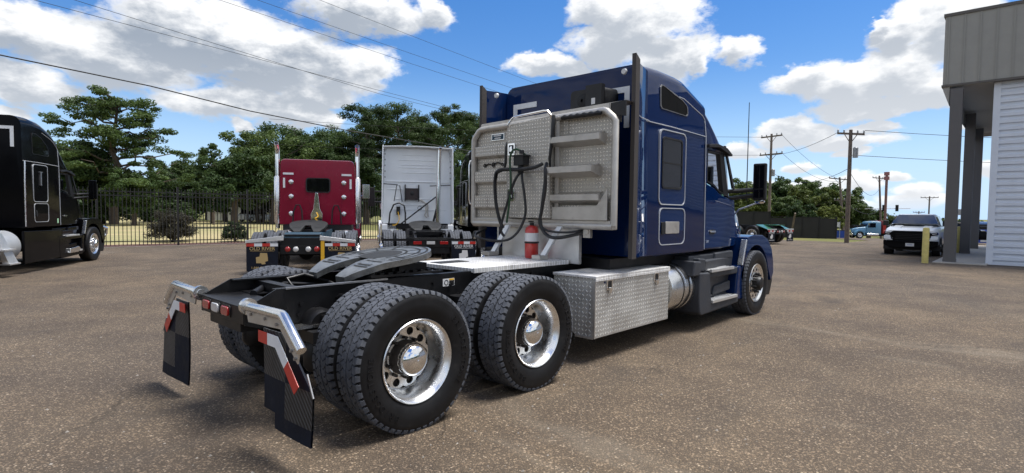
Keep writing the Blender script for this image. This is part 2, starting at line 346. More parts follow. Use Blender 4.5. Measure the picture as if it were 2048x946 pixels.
# ------------------------------------------------------------------ mesh helpers
class MB:
    def __init__(s): s.v = []; s.f = []; s.mi = []; s.sm = []
    def add(s, V, F, mi=0, sm=False):
        o = len(s.v); s.v += [tuple(p) for p in V]; s.f += [tuple(i+o for i in f) for f in F]
        s.mi += [mi]*len(F); s.sm += [sm]*len(F); return s
    def box(s, x0, x1, y0, y1, z0, z1, mi=0, M=None):
        V = [Vector(p) for p in ((x0,y0,z0),(x1,y0,z0),(x1,y1,z0),(x0,y1,z0),(x0,y0,z1),(x1,y0,z1),(x1,y1,z1),(x0,y1,z1))]
        if M: V = [M @ p for p in V]
        return s.add(V, [(3,2,1,0),(4,5,6,7),(0,1,5,4),(1,2,6,5),(2,3,7,6),(3,0,4,7)], mi)
    def cyl(s, p0, p1, r0, r1=None, n=16, cap=True, mi=0, sm=True):
        r1 = r0 if r1 is None else r1
        p0 = Vector(p0); p1 = Vector(p1); d = (p1-p0).normalized()
        a = d.orthogonal().normalized(); b = d.cross(a)
        V = []
        for P, r in ((p0, r0), (p1, r1)):
            for i in range(n):
                t = 2*pi*i/n; V.append(P + (a*math.cos(t)+b*math.sin(t))*r)
        s.add(V, [(i, (i+1)%n, n+(i+1)%n, n+i) for i in range(n)], mi, sm)
        if cap:
            s.add(V[:n], [tuple(range(n-1, -1, -1))], mi); s.add(V[n:], [tuple(range(n))], mi)
        return s
    def tube(s, pts, r, n=8, mi=0, cap=True):
        pts = [Vector(p) for p in pts]; V = []; N = len(pts)
        rr = r if isinstance(r, (list, tuple)) else [r]*N
        a = None
        for i, P in enumerate(pts):
            d = (pts[min(i+1, N-1)] - pts[max(i-1, 0)]).normalized()
            a = d.orthogonal().normalized() if a is None else (a - d*a.dot(d)).normalized()
            b = d.cross(a)
            for j in range(n):
                t = 2*pi*j/n; V.append(P + (a*math.cos(t)+b*math.sin(t))*rr[i])
        F = [(i*n+j, i*n+(j+1)%n, (i+1)*n+(j+1)%n, (i+1)*n+j) for i in range(N-1) for j in range(n)]
        s.add(V, F, mi, True)
        if cap: s.add(V[:n], [tuple(range(n-1, -1, -1))], mi); s.add(V[-n:], [tuple(range(n))], mi)
        return s
    def lathe(s, prof, c=(0,0,0), axis='y', n=48, mi=0, sm=True, flip=False):
        """prof: (radius, along axis)"""
        V = []
        for r, a in prof:
            for i in range(n):
                t = 2*pi*i/n
                q = {'y': (r*math.cos(t), a, r*math.sin(t)), 'x': (a, r*math.cos(t), r*math.sin(t)), 'z': (r*math.cos(t), r*math.sin(t), a)}[axis]
                V.append((q[0]+c[0], q[1]+c[1], q[2]+c[2]))
        F = [(i*n+j, i*n+(j+1)%n, (i+1)*n+(j+1)%n, (i+1)*n+j) for i in range(len(prof)-1) for j in range(n)]
        if flip: F = [f[::-1] for f in F]
        return s.add(V, F, mi, sm)
    def prism(s, poly, plane, a0, a1, mi=0):
        def P(u, v, a): return {'xz': (u, a, v), 'yz': (a, u, v), 'xy': (u, v, a)}[plane]
        n = len(poly); V = [P(u, v, a0) for u, v in poly] + [P(u, v, a1) for u, v in poly]
        s.add(V, [(i, (i+1)%n, n+(i+1)%n, n+i) for i in range(n)], mi)
        s.add(V, [tuple(range(n-1, -1, -1)), tuple(range(n, 2*n))], mi); return s
    def loft(s, rings, mi=0, cap=True, closed=True, sm=True):
        n = len(rings[0]); V = [p for r in rings for p in r]
        m = n if closed else n-1
        s.add(V, [(i*n+j, i*n+(j+1)%n, (i+1)*n+(j+1)%n, (i+1)*n+j) for i in range(len(rings)-1) for j in range(m)], mi, sm)
        if cap: s.add(rings[0], [tuple(range(n-1, -1, -1))], mi); s.add(rings[-1], [tuple(range(n))], mi)
        return s
    def text(s, string, size, M, depth=.002, mi=0, bold=0.):
        key = (string, round(bold, 4))
        if key not in TXT:
            cu = bpy.data.curves.new('lettering', 'FONT'); cu.body = string; cu.align_x = 'CENTER'; cu.align_y = 'CENTER'; cu.extrude = .02; cu.offset = bold; cu.resolution_u = 3
            o = bpy.data.objects.new('lettering', cu); COL.objects.link(o)
            dg = bpy.context.evaluated_depsgraph_get(); dg.update()
            me = o.evaluated_get(dg).to_mesh()
            TXT[key] = ([v.co.copy() for v in me.vertices], [tuple(f.vertices) for f in me.polygons])
            o.evaluated_get(dg).to_mesh_clear(); bpy.data.objects.remove(o); bpy.data.curves.remove(cu)
        V, F = TXT[key]
        return s.add([M @ Vector((v.x*size, v.y*size, v.z/.02*depth)) for v in V], F, mi)
    def mesh(s, name, mats, bevel=0, seg=2, angle=38):
        me = bpy.data.meshes.new(name); me.from_pydata(s.v, [], s.f)
        mats = mats if isinstance(mats, (list, tuple)) else [mats]
        for m in mats: me.materials.append(m)
        me.polygons.foreach_set('material_index', s.mi); me.polygons.foreach_set('use_smooth', [True]*len(s.f))
        me.update()
        import bmesh
        bm = bmesh.new(); bm.from_mesh(me); bmesh.ops.remove_doubles(bm, verts=bm.verts, dist=1e-5)
        bmesh.ops.recalc_face_normals(bm, faces=bm.faces); bm.to_mesh(me); bm.free()
        me.set_sharp_from_angle(angle=R(angle))
        return me
    def build(s, name, mats, parent=None, bevel=0, seg=2, angle=38):
        o = bpy.data.objects.new(name, s.mesh(name, mats, angle=angle)); COL.objects.link(o); o.parent = parent
        if bevel:
            b = o.modifiers.new('bevel', 'BEVEL'); b.width = bevel; b.segments = seg; b.limit_method = 'ANGLE'; b.angle_limit = R(30); b.harden_normals = True
        return o
TXT = {}
def inst(name, me, parent=None, loc=(0,0,0), rz=0, scale=None):
    o = bpy.data.objects.new(name, me); COL.objects.link(o); o.parent = parent; o.location = loc; o.rotation_euler = (0, 0, rz)
    if scale: o.scale = scale
    return o
def tag(o, label=None, cat=None, group=None, kind=None):
    if label: o['label'] = label
    if cat: o['category'] = cat
    if group: o['group'] = group
    if kind: o['kind'] = kind
    return o
def thing(name, label, cat, loc=(0,0,0), rz=0, group=None, scale=None):
    o = bpy.data.objects.new(name, None); COL.objects.link(o); o.location = loc; o.rotation_euler = (0, 0, rz); o.empty_display_size = .2
    if scale: o.scale = (scale,)*3
    return tag(o, label, cat, group)
def rrect(x, hw, z0, z1, r, n=5, hwt=None, rb=.03):
    """ring in the yz plane at x: rounded top corners, width hw at bottom and hwt at top"""
    hwt = hw if hwt is None else hwt; P = []
    for a in np.linspace(pi, 1.5*pi, 3): P.append((x, hw*0+(-hw+rb)+rb*math.cos(a), z0+rb+rb*math.sin(a)))
    for a in np.linspace(1.5*pi, 2*pi, 3): P.append((x, hw-rb+rb*math.cos(a), z0+rb+rb*math.sin(a)))
    for a in np.linspace(0, .5*pi, n): P.append((x, hwt-r+r*math.cos(a), z1-r+r*math.sin(a)))
    for a in np.linspace(.5*pi, pi, n): P.append((x, -hwt+r+r*math.cos(a), z1-r+r*math.sin(a)))
    return P
def rpoly(x0, x1, z0, z1, r, n=4):
    P = []
    for cx, cz, a0 in ((x1-r, z1-r, 0), (x0+r, z1-r, pi/2), (x0+r, z0+r, pi), (x1-r, z0+r, 1.5*pi)):
        for a in np.linspace(a0, a0+pi/2, n): P.append((cx+r*math.cos(a), cz+r*math.sin(a)))
    return P
def frame(mb, poly, plane, a0, a1, wd, mi=0):
    """thin frame following poly (closed)"""
    c = np.mean(poly, axis=0); n = len(poly)
    inn = []
    for u, v in poly:
        dd = np.array([u, v])-c; L = np.linalg.norm(dd); inn.append(tuple(c+dd*(1-wd*1.25/L)))
    def P(q, a): return {'xz': (q[0], a, q[1]), 'yz': (a, q[0], q[1]), 'xy': (q[0], q[1], a)}[plane]
    V = [P(q, a) for a in (a0, a1) for pl in (poly, inn) for q in pl]
    F = []
    for i in range(n):
        j = (i+1) % n
        F += [(i, j, n+j, n+i), (2*n+i, 3*n+i, 3*n+j, 2*n+j), (i, 2*n+i, 2*n+j, j), (n+i, n+j, 3*n+j, 3*n+i)]
    mb.add(V, F, mi)

# ------------------------------------------------------------------ wheels (axis y, outer face towards -y)
def tyre_mesh(tread=True):
    mb = MB()
    prof = [(.292,-.098),(.305,-.112),(.335,-.127),(.375,-.139),(.415,-.142),(.452,-.137),(.462,-.137),(.476,-.131),(.490,-.124),(.496,-.112),(.497,-.05),(.497,.05),(.496,.112),(.490,.124),(.452,.137),(.415,.142),(.375,.139),(.335,.127),(.305,.112),(.292,.098)]
    mb.lathe(prof, n=72)
    if tread:
        N = 54; R0, R1 = .494, .512
        def blk(t0, t1, y0, y1, ch, r1=R1, yo=0):
            tm = (t1-t0)*ch
            P = [(t0, y0), (t0+tm, (y0+y1)/2), (t0, y1), (t1, y1), (t1+tm, (y0+y1)/2), (t1, y0)]
            V = [(r*math.cos(t), y, r*math.sin(t)) for r in (R0, r1) for t, y in P]
            mb.add(V, [(i, (i+1)%6, 6+(i+1)%6, 6+i) for i in range(6)] + [tuple(range(6, 12))], 1)
        for i in range(N):
            t = 2*pi*i/N; dt = 2*pi/N
            for row, (y0, y1, ch, off, ln) in enumerate(((-.118,-.074,.22,0,.80), (-.066,-.008,.48,.42,.84), (.008,.066,-.48,.1,.84), (.074,.118,-.22,.5,.80))):
                a = t+off*dt; blk(a, a+ln*dt, y0, y1, ch)
            for sgn in (-1, 1):                                      # shoulder lugs
                a = t+.1*dt; b = a+.62*dt
                V = [(r*math.cos(q), sgn*y, r*math.sin(q)) for q in (a, b) for r, y in ((.512,.118),(.500,.128),(.484,.1315),(.478,.120))]
                mb.add(V, [(0,1,5,4),(1,2,6,5),(2,3,7,6),(0,3,2,1),(4,5,6,7)], 1)
    return mb.mesh('tyre', [M_rub, M_tread], angle=32)
def disc_holes(mb, rin, rout, y, n, rh, mi=0, depth=.014, rc=None):
    rc = rc or (rin+rout)/2; K = 12
    for s in range(n):
        a0 = 2*pi*s/n; half = pi/n; V = []
        for yy, inner in ((y, False), (y, True), (y+depth, True)):
            for i in range(K):
                c, q = math.cos(2*pi*i/K), math.sin(2*pi*i/K)
                if inner: a = a0+math.atan2(rh*c, rc); r = rc+rh*q
                else:
                    sc = 1/max(abs(c), abs(q)); a = a0+half*max(-1, min(1, c*sc)); u = max(-1, min(1, q*sc)); r = rc+(u*(rout-rc) if u > 0 else u*(rc-rin))
                V.append((r*math.cos(a), yy, r*math.sin(a)))
        mb.add(V, [(j*K+i, j*K+(i+1)%K, (j+1)*K+(i+1)%K, (j+1)*K+i) for j in range(2) for i in range(K)], mi, True)
ME_tyre = tyre_mesh(True); ME_tyre_plain = tyre_mesh(False)
mb = MB(); mb.lathe([(.288,-.095),(.303,-.112),(.306,-.121),(.301,-.126),(.291,-.121),(.284,-.108),(.272,-.092),(.262,-.07),(.250,.0),(.242,.055),(.232,.068)], n=64)
disc_holes(mb, .136, .234, .068, 10, .031, rc=.192); mb.lathe([(.138,.068),(.134,.06),(.12,.058)], n=40)
ME_rim_deep = mb.mesh('rim', M_alu)
mb = MB(); mb.lathe([(.130,.075),(.130,-.0),(.126,-.025),(.118,-.04),(.112,-.042)], n=40); mb.lathe([(.28,.10),(.02,.10)], n=32)
for i in range(10):
    a = 2*pi*(i+.5)/10; mb.cyl((.146*math.cos(a), .06, .146*math.sin(a)), (.146*math.cos(a), .026, .146*math.sin(a)), .013, n=6)
ME_hub_deep = mb.mesh('hub', M_drum)
mb = MB(); mb.lathe([(.122,-.03),(.122,-.055),(.117,-.072),(.100,-.096),(.072,-.112),(.038,-.121),(.012,-.123),(.012,-.127),(.001,-.128)], n=40)
ME_cap_deep = mb.mesh('hub_cap', M_chrome)
mb = MB(); mb.lathe([(.288,-.095),(.303,-.112),(.306,-.121),(.301,-.126),(.291,-.121),(.282,-.112),(.270,-.100),(.258,-.094),(.252,-.094)], n=64)
disc_holes(mb, .165, .252, -.094, 10, .026, rc=.212); mb.lathe([(.166,-.094),(.160,-.098),(.09,-.10)], n=40)
ME_rim_out = mb.mesh('rim', M_alu)
def hubout(m, nm, capm):
    mb = MB(); mb.lathe([(.108,-.098),(.105,-.16),(.098,-.185),(.088,-.20),(.05,-.208),(.001,-.21)], n=28, mi=0)
    for i in range(10):
        a = 2*pi*(i+.5)/10; c, s = .142*math.cos(a), .142*math.sin(a)
        mb.cyl((c,-.10,s), (c,-.112,s), .022, n=10, mi=1); mb.cyl((c,-.10,s), (c,-.165,s), .0165, .014, n=8, mi=1)
    return mb.mesh(nm, [m, capm])
ME_hub_blk = hubout(M_plasb, 'hub_cover', M_plasb); ME_hub_chr = hubout(M_chrome, 'hub_cover', M_chrome)
mb = MB(); mb.lathe([(.25,.02),(.02,.02)], n=24); mb.cyl((0,.09,0), (0,.02,0), .21, n=24); ME_drum = mb.mesh('brake_drum', M_drum)

WR, WZ = .51, .503
def wheel(root, x, y, kind, left=False, hub=None, tread=True, lettering=None):
    rim = ME_rim_deep if kind == 'deep' else ME_rim_out
    rz = pi if left else 0
    if kind == 'inner':
        wobj = inst('wheel', ME_drum, root, (x, y, WZ), rz)
    else:
        wobj = inst('wheel', rim, root, (x, y, WZ), rz)
        if kind == 'deep': inst('hub', ME_hub_deep, wobj); inst('hub_cap', ME_cap_deep, wobj)
        else: inst('hub_cover', hub or ME_hub_chr, wobj); inst('brake_drum', ME_drum, wobj)
    inst('tyre', ME_tyre if tread else ME_tyre_plain, wobj)
    if lettering:
        for word, mid in lettering:
            mb = MB()
            n = len(word); step = 7.2
            for i, ch in enumerate(word):
                a = R(mid + (n-1)*step/2 - i*step)
                M = Matrix.Translation((.412*math.cos(a), -.1432, .412*math.sin(a))) @ Matrix.Rotation(-(a-pi/2), 4, 'Y') @ Matrix.Rotation(pi/2, 4, 'X')
                mb.text(ch, .062, M, .0022)
            tag(mb.build('lettering', M_rub, wobj), kind='stuff')
    return wobj

def tandem(root, x0, x1, tread=True, letters=False, deep=True):
    for x in (x0, x1):
        for sgn in (-1, 1):
            L = sgn > 0
            wheel(root, x, sgn*1.085, 'deep' if deep else 'out', L, None, tread, (('BRIDGESTONE', 5), ('BRIDGESTONE', 205)) if letters and not L else None)
            wheel(root, x, sgn*.742, 'inner', L, None, tread)
    mb = MB()
    for x in (x0, x1):
        mb.cyl((x, -.62, WZ), (x, .62, WZ), .075, n=12); mb.lathe([(.02,-.18),(.15,-.1),(.19,0),(.15,.1),(.02,.18)], (x, 0, WZ), 'x', 16)
        for sgn in (-1, 1):
            mb.cyl((x-.28, sgn*.52, .55), (x-.28, sgn*.52, .80), .13, n=14); mb.box(x-.36, x+.2, sgn*.52-.05, sgn*.52+.05, .46, .56)
            mb.cyl((x+.1, sgn*.36, .62), (x+.3, sgn*.36, .62), .09, n=12)
    mb.cyl((x0, 0, .52), (x1+1.2, 0, .70), .055, n=10)
    mb.build('axle', M_frame, root)

def rail_mesh(x_end, z0, z1, x_front, bevel_x=.22):
    mb = MB()
    for sgn in (1,):
        mb.prism([(x_end, z0+.03), (x_end, z1-.115), (x_end+bevel_x, z1), (x_front, z1), (x_front, z0), (x_end+.1, z0)], 'xz', .418, .43)
        mb.box(x_end+bevel_x, x_front, .35, .418, z1-.014, z1-.002); mb.box(x_end+.1, x_front, .35, .418, z0+.002, z0+.014)
    return mb

def fifth_wheel(root, x=.5, z=1.19, tilt=7., m=None):
    """horseshoe plate, throat to the rear"""
    out = []; RX, RY = .46, .47
    for a in np.linspace(-100, 100, 26): out.append((RX*math.cos(R(a)), RY*math.sin(R(a))))
    poly = out + [(-.36, .42), (-.56, .30), (-.56, .16), (-.30, .085), (-.06, .06)]
    poly += [(.0, .03), (.0, -.03), (-.06, -.06), (-.30, -.085), (-.56, -.16), (-.56, -.30), (-.36, -.42)]
    def zz(u): return 0 if u > -.2 else -(u+.2)**2*.55
    Mt = Matrix.Translation((x, 0, z)) @ Matrix.Rotation(-R(tilt), 4, 'Y')
    # triangulated top through a grid of strips so that the ramps can bend
    mb = MB()
    def half(sg):
        rows = []
        for u in np.linspace(-.56, .44, 21):
            if u < -.36: yo = .30+(u+.56)/.20*.12
            else: yo = RY*math.sqrt(max(0, 1-(max(u, -.08)/RX)**2)) if u > -.08 else .42+.05*(u+.36)/.28
            if u < -.30: yi = .16-(u+.56)/.26*.075
            elif u < -.06: yi = .085-(u+.30)/.24*.025
            elif u < 0: yi = .06*(1-(u+.06)/.06)+.0
            else: yi = 0
            rows.append((u, yi, max(yo, yi+.002)))
        V = []; F = []
        for (u, yi, yo) in rows:
            for t in (0, .34, .68, 1): V.append(Mt @ Vector((u, sg*(yi+(yo-yi)*t), zz(u))))
        nv = len(V)
        for (u, yi, yo) in rows:
            for t in (0, .34, .68, 1): V.append(Mt @ Vector((u, sg*(yi+(yo-yi)*t), zz(u)-.05)))
        for i in range(20):
            for j in range(3):
                a = i*4+j; F.append((a, a+1, a+5, a+4)); F.append((nv+a, nv+a+4, nv+a+5, nv+a+1))
            F.append((i*4+3, nv+i*4+3, nv+i*4+7, i*4+7)); F.append((i*4, i*4+4, nv+i*4+4, nv+i*4))
        F += [(0, nv, nv+1, 1), (1, nv+1, nv+2, 2), (2, nv+2, nv+3, 3)]
        mb.add(V, F)
    half(1); half(-1)
    fwp = mb.build('fifth_wheel', [M_grease], root, angle=25)
    if m: fwp.data.materials[0] = m
    # grease grooves cut in the pattern of the plate, lying just proud
    g = MB()
    def strip(pts, wd):
        for a, b in zip(pts[:-1], pts[1:]):
            a = Vector((*a, 0)); b = Vector((*b, 0)); dd = (b-a).normalized(); nn = Vector((-dd.y, dd.x, 0))*wd/2
            P = [a-nn-dd*wd*.3, a+nn-dd*wd*.3, b+nn+dd*wd*.3, b-nn+dd*wd*.3]
            g.add([Mt @ Vector((p.x, p.y, zz(p.x)+.003)) for p in P], [(0, 1, 2, 3)])
    for rr in (.24, .36, .43): strip([(rr*math.cos(R(a)), rr*1.0*math.sin(R(a))) for a in np.linspace(-112, 112, 30)], .02)
    for a in (-95, -62, -30, 30, 62, 95): strip([(rr*math.cos(R(a)), rr*math.sin(R(a))) for rr in (.24, .43)], .02)
    for sg in (1, -1):
        strip([(-.14, sg*.14), (-.34, sg*.17), (-.34, sg*.34), (-.14, sg*.38)], .02); strip([(-.38, sg*.17), (-.38, sg*.36)], .018); strip([(-.24, sg*.15), (-.24, sg*.37)], .018)
    tag(g.build('grease_groove', M_greased, fwp), kind='stuff')
    t = MB(); t.add([Mt @ Vector((u, v, .0008)) for u, v in [(.2*math.cos(R(a)), .2*math.sin(R(a))) for a in np.linspace(-150, 150, 24)]], [tuple(range(24))])
    t.build('throat_plate', M_greased, fwp)
    b = MB()
    b.box(x-.12, x+.12, -.36, -.30, z-.16, z-.05); b.box(x-.12, x+.12, .30, .36, z-.16, z-.05)
    b.box(x-.38, x+.38, -.44, -.33, 1.022, 1.04); b.box(x-.38, x+.38, .33, .44, 1.022, 1.04); b.box(x-.03, x+.3, -.3, .3, z-.15, z-.07)
    for i in range(9):
        for sg in (1, -1): b.box(x-.36+i*.085, x-.32+i*.085, sg*.385-.02, sg*.385+.02, 1.04, 1.055)
    b.cyl((x-.05, -.40, z-.1), (x-.05, .40, z-.1), .03, n=10)
    b.build('pivot_bracket', M_frame, fwp)
    return fwp

# ------------------------------------------------------------------ conventional tractor shared by several trucks
def kw_cab(root, P, roof='mid', detail=2, wd=0.):
    """sleeper, cab, hood, fenders; x forward from rear axle"""
    hw = 1.09
    if roof == 'mid':
        tz = lambda x: np.interp(x, [3.25, 3.6, 4.3, 4.98, 5.3, 5.66, 5.78], [3.30, 3.34, 3.33, 3.12, 2.92, 2.63, 2.50])
        rad = .13
    else:
        tz = lambda x: np.interp(x, [3.25, 3.7, 4.2, 4.7, 5.1, 5.45, 5.72], [3.70, 3.72, 3.68, 3.52, 3.24, 2.87, 2.50])
        rad = .2
    mb = MB(); xs = [3.25, 3.252] + list(np.linspace(3.30, 4.98, 9))
    rings = []
    for i, x in enumerate(xs):
        ins = .03 if i == 0 else 0
        rings.append(rrect(x, hw-ins, 1.07+ins, tz(x)-ins, rad, 6, hw-.035-ins))
    mb.loft(rings); slp = mb.build('sleeper', P, root, angle=30)
    # beltline + seam
    for sg in (-1, 1):
        s = MB(); s.tube([(3.27, sg*(hw-.017), 2.655), (4.0, sg*(hw-.016), 2.66), (4.985, sg*(hw-.016), 2.645)], .006, 6); s.build('trim_seam', M_trim, slp)
        s = MB(); s.tube([(4.985, sg*(hw+.001), 1.10), (4.985, sg*(hw-.014), 2.65), (4.97, sg*(hw-.032), tz(4.97)-.25)] + [(4.97-.35*t, sg*(hw-.034-.0*t), tz(4.97-.35*t)-.22-.02*t) for t in np.linspace(.2, 2.2, 6)], .006, 6); s.build('trim_seam', M_trim, slp)
    for sg in (-1, 1):
        y0 = sg*(hw-.012); y1 = sg*(hw-.030)
        # upper window
        if roof == 'mid': up = [(3.74,2.85),(3.70,2.88),(3.69,3.10),(3.72,3.135),(3.80,3.13),(4.05,3.085),(4.28,3.035),(4.40,2.985),(4.43,2.95),(4.44,2.87),(4.41,2.845)]
        else: up = [(3.74,2.85),(3.70,2.88),(3.69,3.30),(3.73,3.36),(3.90,3.36),(4.15,3.28),(4.40,3.12),(4.50,3.0),(4.50,2.88),(4.46,2.85)]
        a = MB(); a.prism(up, 'xz', sg*(hw-.075), sg*(hw-.0245)); wi = a.build('upper_window', M_dglass, slp)
        a = MB(); frame(a, up, 'xz', sg*(hw-.06), sg*(hw-.019), .014); a.build('window_frame', M_steel if roof == 'mid' else M_plasb, slp)
        # tall hatch with window
        a = MB(); a.prism(rpoly(3.685, 4.36, 1.70, 2.60, .07), 'xz', sg*(hw-.1), sg*(hw-.0068)); a.build('hatch', P, slp, .003)
        a = MB(); frame(a, rpoly(3.675, 4.37, 1.69, 2.61, .08), 'xz', sg*(hw-.1), sg*(hw+.001), .012); a.build('hatch_trim', M_trim, slp)
        if detail > 1:
            a = MB(); a.prism(rpoly(3.755, 4.255, 1.905, 2.505, .04), 'xz', sg*(hw-.1), sg*(hw-.003)); a.build('bunk_window', M_screen, slp)
            a = MB(); frame(a, rpoly(3.74, 4.27, 1.89, 2.52, .05), 'xz', sg*(hw-.1), sg*(hw+.004), .022)
            a.box(3.76, 4.25, min(y0, y1+sg*.03), max(y0, y1+sg*.03), 2.195, 2.215); a.build('window_frame', M_plasb, slp)
        # luggage door
        a = MB(); a.prism(rpoly(3.70, 4.37, 1.205, 1.645, .07), 'xz', sg*(hw-.1), sg*(hw-.0045)); a.build('luggage_door', P, slp, .003)
        a = MB(); frame(a, rpoly(3.69, 4.38, 1.195, 1.655, .08), 'xz', sg*(hw-.1), sg*(hw+.003), .012); a.build('door_trim', M_trim, slp)
        if detail > 1:
            a = MB(); a.prism(rpoly(3.86, 4.22, 1.335, 1.485, .015), 'xz', sg*(hw-.1), sg*(hw+.004)); a.build('vent_plate', M_dull, slp, .003)
            a = MB(); a.prism(rpoly(3.745, 3.835, 1.33, 1.48, .015), 'xz', sg*(hw-.1), sg*(hw+.012)); a.build('door_latch', M_plasb, slp, .003)
        else:
            a = MB(); a.prism(rpoly(3.76, 3.82, 1.33, 1.48, .02), 'xz', sg*(hw-.1), sg*(hw+.012)); a.build('door_latch', M_plasb, slp, .003)
    # corner tape on the back wall
    zt = 3.06 if roof == 'mid' else 3.45
    for sg in (-1, 1):
        a = MB(); a.box(3.240, 3.2495, min(sg*.92, sg*.50), max(sg*.92, sg*.50), zt-.07, zt); a.box(3.240, 3.2495, min(sg*.92, sg*.85), max(sg*.92, sg*.85), zt-.48, zt-.07); a.build('reflective_tape', M_refw, slp)
    # cab
    chw = 1.07
    mb = MB(); rings = []
    for x, h, z1 in ((5.0, chw, 1.99), (5.25, chw, 1.97), (5.55, chw, 1.87), (5.8, chw-.01, 1.84), (6.02, chw-.05, 1.82), (6.16, chw-.12, 1.79)):
        rings.append(rrect(x, h, 1.08, z1, .03, 3, h-.01))
    mb.loft(rings)
    mb2 = []
    for x, dz in ((5.0, 0), (5.2, 0), (5.4, 0), (5.6, 0), (5.72, 0), (5.79, 0)):
        mb2.append(rrect(x, chw-.01, 2.47 - (0 if x < 5.65 else .03), max(tz(x), 2.50), min(rad, .5*(max(tz(x), 2.5)-2.44)) , 6, chw-.05))
    mb.loft(mb2)
    for sg in (-1, 1):                                               # B and A pillars
        mb.box(5.0, 5.06, min(sg*1.07, sg*.98), max(sg*1.07, sg*.98), 1.9, 2.5)
        mb.loft([[(5.60, sg*1.06, 2.5), (5.74, sg*1.05, 2.5), (5.74, sg*.98, 2.5), (5.60, sg*1.0, 2.5)], [(5.86, sg*1.055, 1.84), (6.05, sg*.99, 1.84), (6.05, sg*.93, 1.84), (5.86, sg*.99, 1.84)]], sm=False)
    cab = mb.build('cab', P, root, angle=30)
    a = MB(); a.add([(5.73, -1.0, 2.5), (5.73, 1.0, 2.5), (6.08, .94, 1.82), (6.08, -.94, 1.82)], [(0, 1, 2, 3)]); a.build('windscreen', M_glass, cab)
    a = MB(); a.box(5.02, 5.15, -.70, -.40, 1.85, 1.96); a.box(5.02, 5.15, .40, .70, 1.85, 1.96); a.box(5.75, 6.0, -.9, .9, 1.82, 1.9); a.build('cab_interior', M_apt, cab)
    for sg in (-1, 1):
        gl = [(5.07, 2.47), (5.07, 2.04), (5.30, 1.99), (5.50, 1.905), (5.66, 1.88), (5.60, 2.15), (5.50, 2.47)]
        a = MB(); a.add([(x, sg*1.035, z) for x, z in gl], [tuple(range(7))]); a.build('side_window', M_glass, cab)
        a = MB(); frame(a, gl, 'xz', sg*1.02, sg*1.068, .022)
        a.add([(x, sg*1.06, z) for x, z in ((5.50, 2.47), (5.64, 2.47), (5.86, 1.85), (5.66, 1.86), (5.60, 2.15))], [(0, 1, 2, 3, 4)]); a.build('window_frame', M_plasb, cab)
        a = MB(); a.prism([(5.03, 1.10), (5.92, 1.10), (5.95, 1.35), (5.96, 1.80), (5.66, 1.845), (5.50, 1.875), (5.30, 1.955), (5.03, 2.01)], 'xz', sg*1.0, sg*1.078); dr = a.build('door', P, cab, .012)
        a = MB(); a.prism(rpoly(5.17, 5.36, 1.30, 1.365, .03), 'xz', sg*1.05, sg*1.083, 0); a.build('handle_recess', M_plasb, cab)
        a = MB(); a.prism(rpoly(5.18, 5.35, 1.325, 1.35, .012), 'xz', sg*1.08, sg*1.10); a.build('door_handle', M_chrome, cab, .003)
        a = MB(); a.prism([(5.0, 2.50), (5.35, 2.53), (5.80, 2.44), (5.82, 2.465), (5.62, 2.545), (5.30, 2.575), (5.0, 2.545)], 'xz', sg*1.02, sg*1.125); a.build('window_visor', M_plasb, cab, .006)
        a = MB(); a.prism([(5.90, 1.10), (6.16, 1.10), (6.18, 1.35), (6.10, 1.80), (5.965, 1.82), (5.955, 1.35)], 'xz', sg*.98, sg*1.055); a.build('cowl_panel', P, cab, .01)
        a = MB(); a.loft([[(5.60, sg*1.09, 2.58), (5.66, sg*1.085, 2.58), (5.66, sg*1.07, 2.58), (5.60, sg*1.07, 2.58)], [(5.93, sg*1.10, 1.97), (6.01, sg*1.095, 1.97), (6.01, sg*1.07, 1.97), (5.93, sg*1.07, 1.97)]], sm=False); a.build('air_vane', M_plasb, cab)
        # mirror on two arms
        mr = MB(); mr.loft([[(6.03+dx_, sg*(1.355+dy_), 1.80+dz_) for dx_, dy_ in ((0, -.01), (.0, .18), (.07, .175), (.11, .085), (.07, -.01))] for dz_ in (0, .04, .3, .50, .54)], sm=False)
        mr = mr.build('mirror', M_plasb if detail > 1 else P, root, .02, 3)
        a = MB(); a.box(6.024, 6.0315, min(sg*1.37, sg*1.505), max(sg*1.37, sg*1.505), 1.97, 2.31); a.build('mirror_glass', M_dglass, mr)
        a = MB(); a.box(6.024, 6.0315, min(sg*1.37, sg*1.505), max(sg*1.37, sg*1.505), 1.835, 1.955); a.build('convex_glass', M_dglass, mr)
        a = MB()
        for z0, z1 in ((1.93, 1.955), (1.82, 1.875)): a.tube([(5.93, sg*1.0, z0), (6.04, sg*1.18, (z0+z1)/2), (6.07, sg*1.37, z1)], .032, 8)
        a.build('mirror_arm', M_plasb, mr)
        if detail > 1 and sg < 0:
            a = MB(); a.tube([(6.35, -.92, 1.36), (6.36, -.94, 1.56), (6.30, -1.05, 1.66), (6.22, -1.35, 1.76), (6.20, -1.46, 1.80), (6.16, -1.47, 1.83), (6.10, -1.44, 1.85)], .012, 8); a.build('mirror_brace', M_alubr, mr)
            a = MB(); a.lathe([(.001, -.03), (.05, -.022), (.072, .0), (.06, .01), (.001, .012)], (6.08, -1.44, 1.775), 'z', 20); a.build('lower_mirror', M_chrome, mr)
    # hood
    mb = MB(); mb.loft([rrect(x, h, 1.10, z1, .10, 5, h-.07) for x, h, z1 in ((6.12, 1.05, 1.82), (6.35, 1.03, 1.73), (6.6, .99, 1.64), (6.9, .90, 1.56), (7.2, .80, 1.47), (7.45, .70, 1.36), (7.64, .60, 1.20))])
    hood = mb.build('hood', P, root, angle=40)
    a = MB(); a.box(7.58, 7.66, -.45, .45, .55, 1.2); a.build('grille', M_chrome, hood, .02)
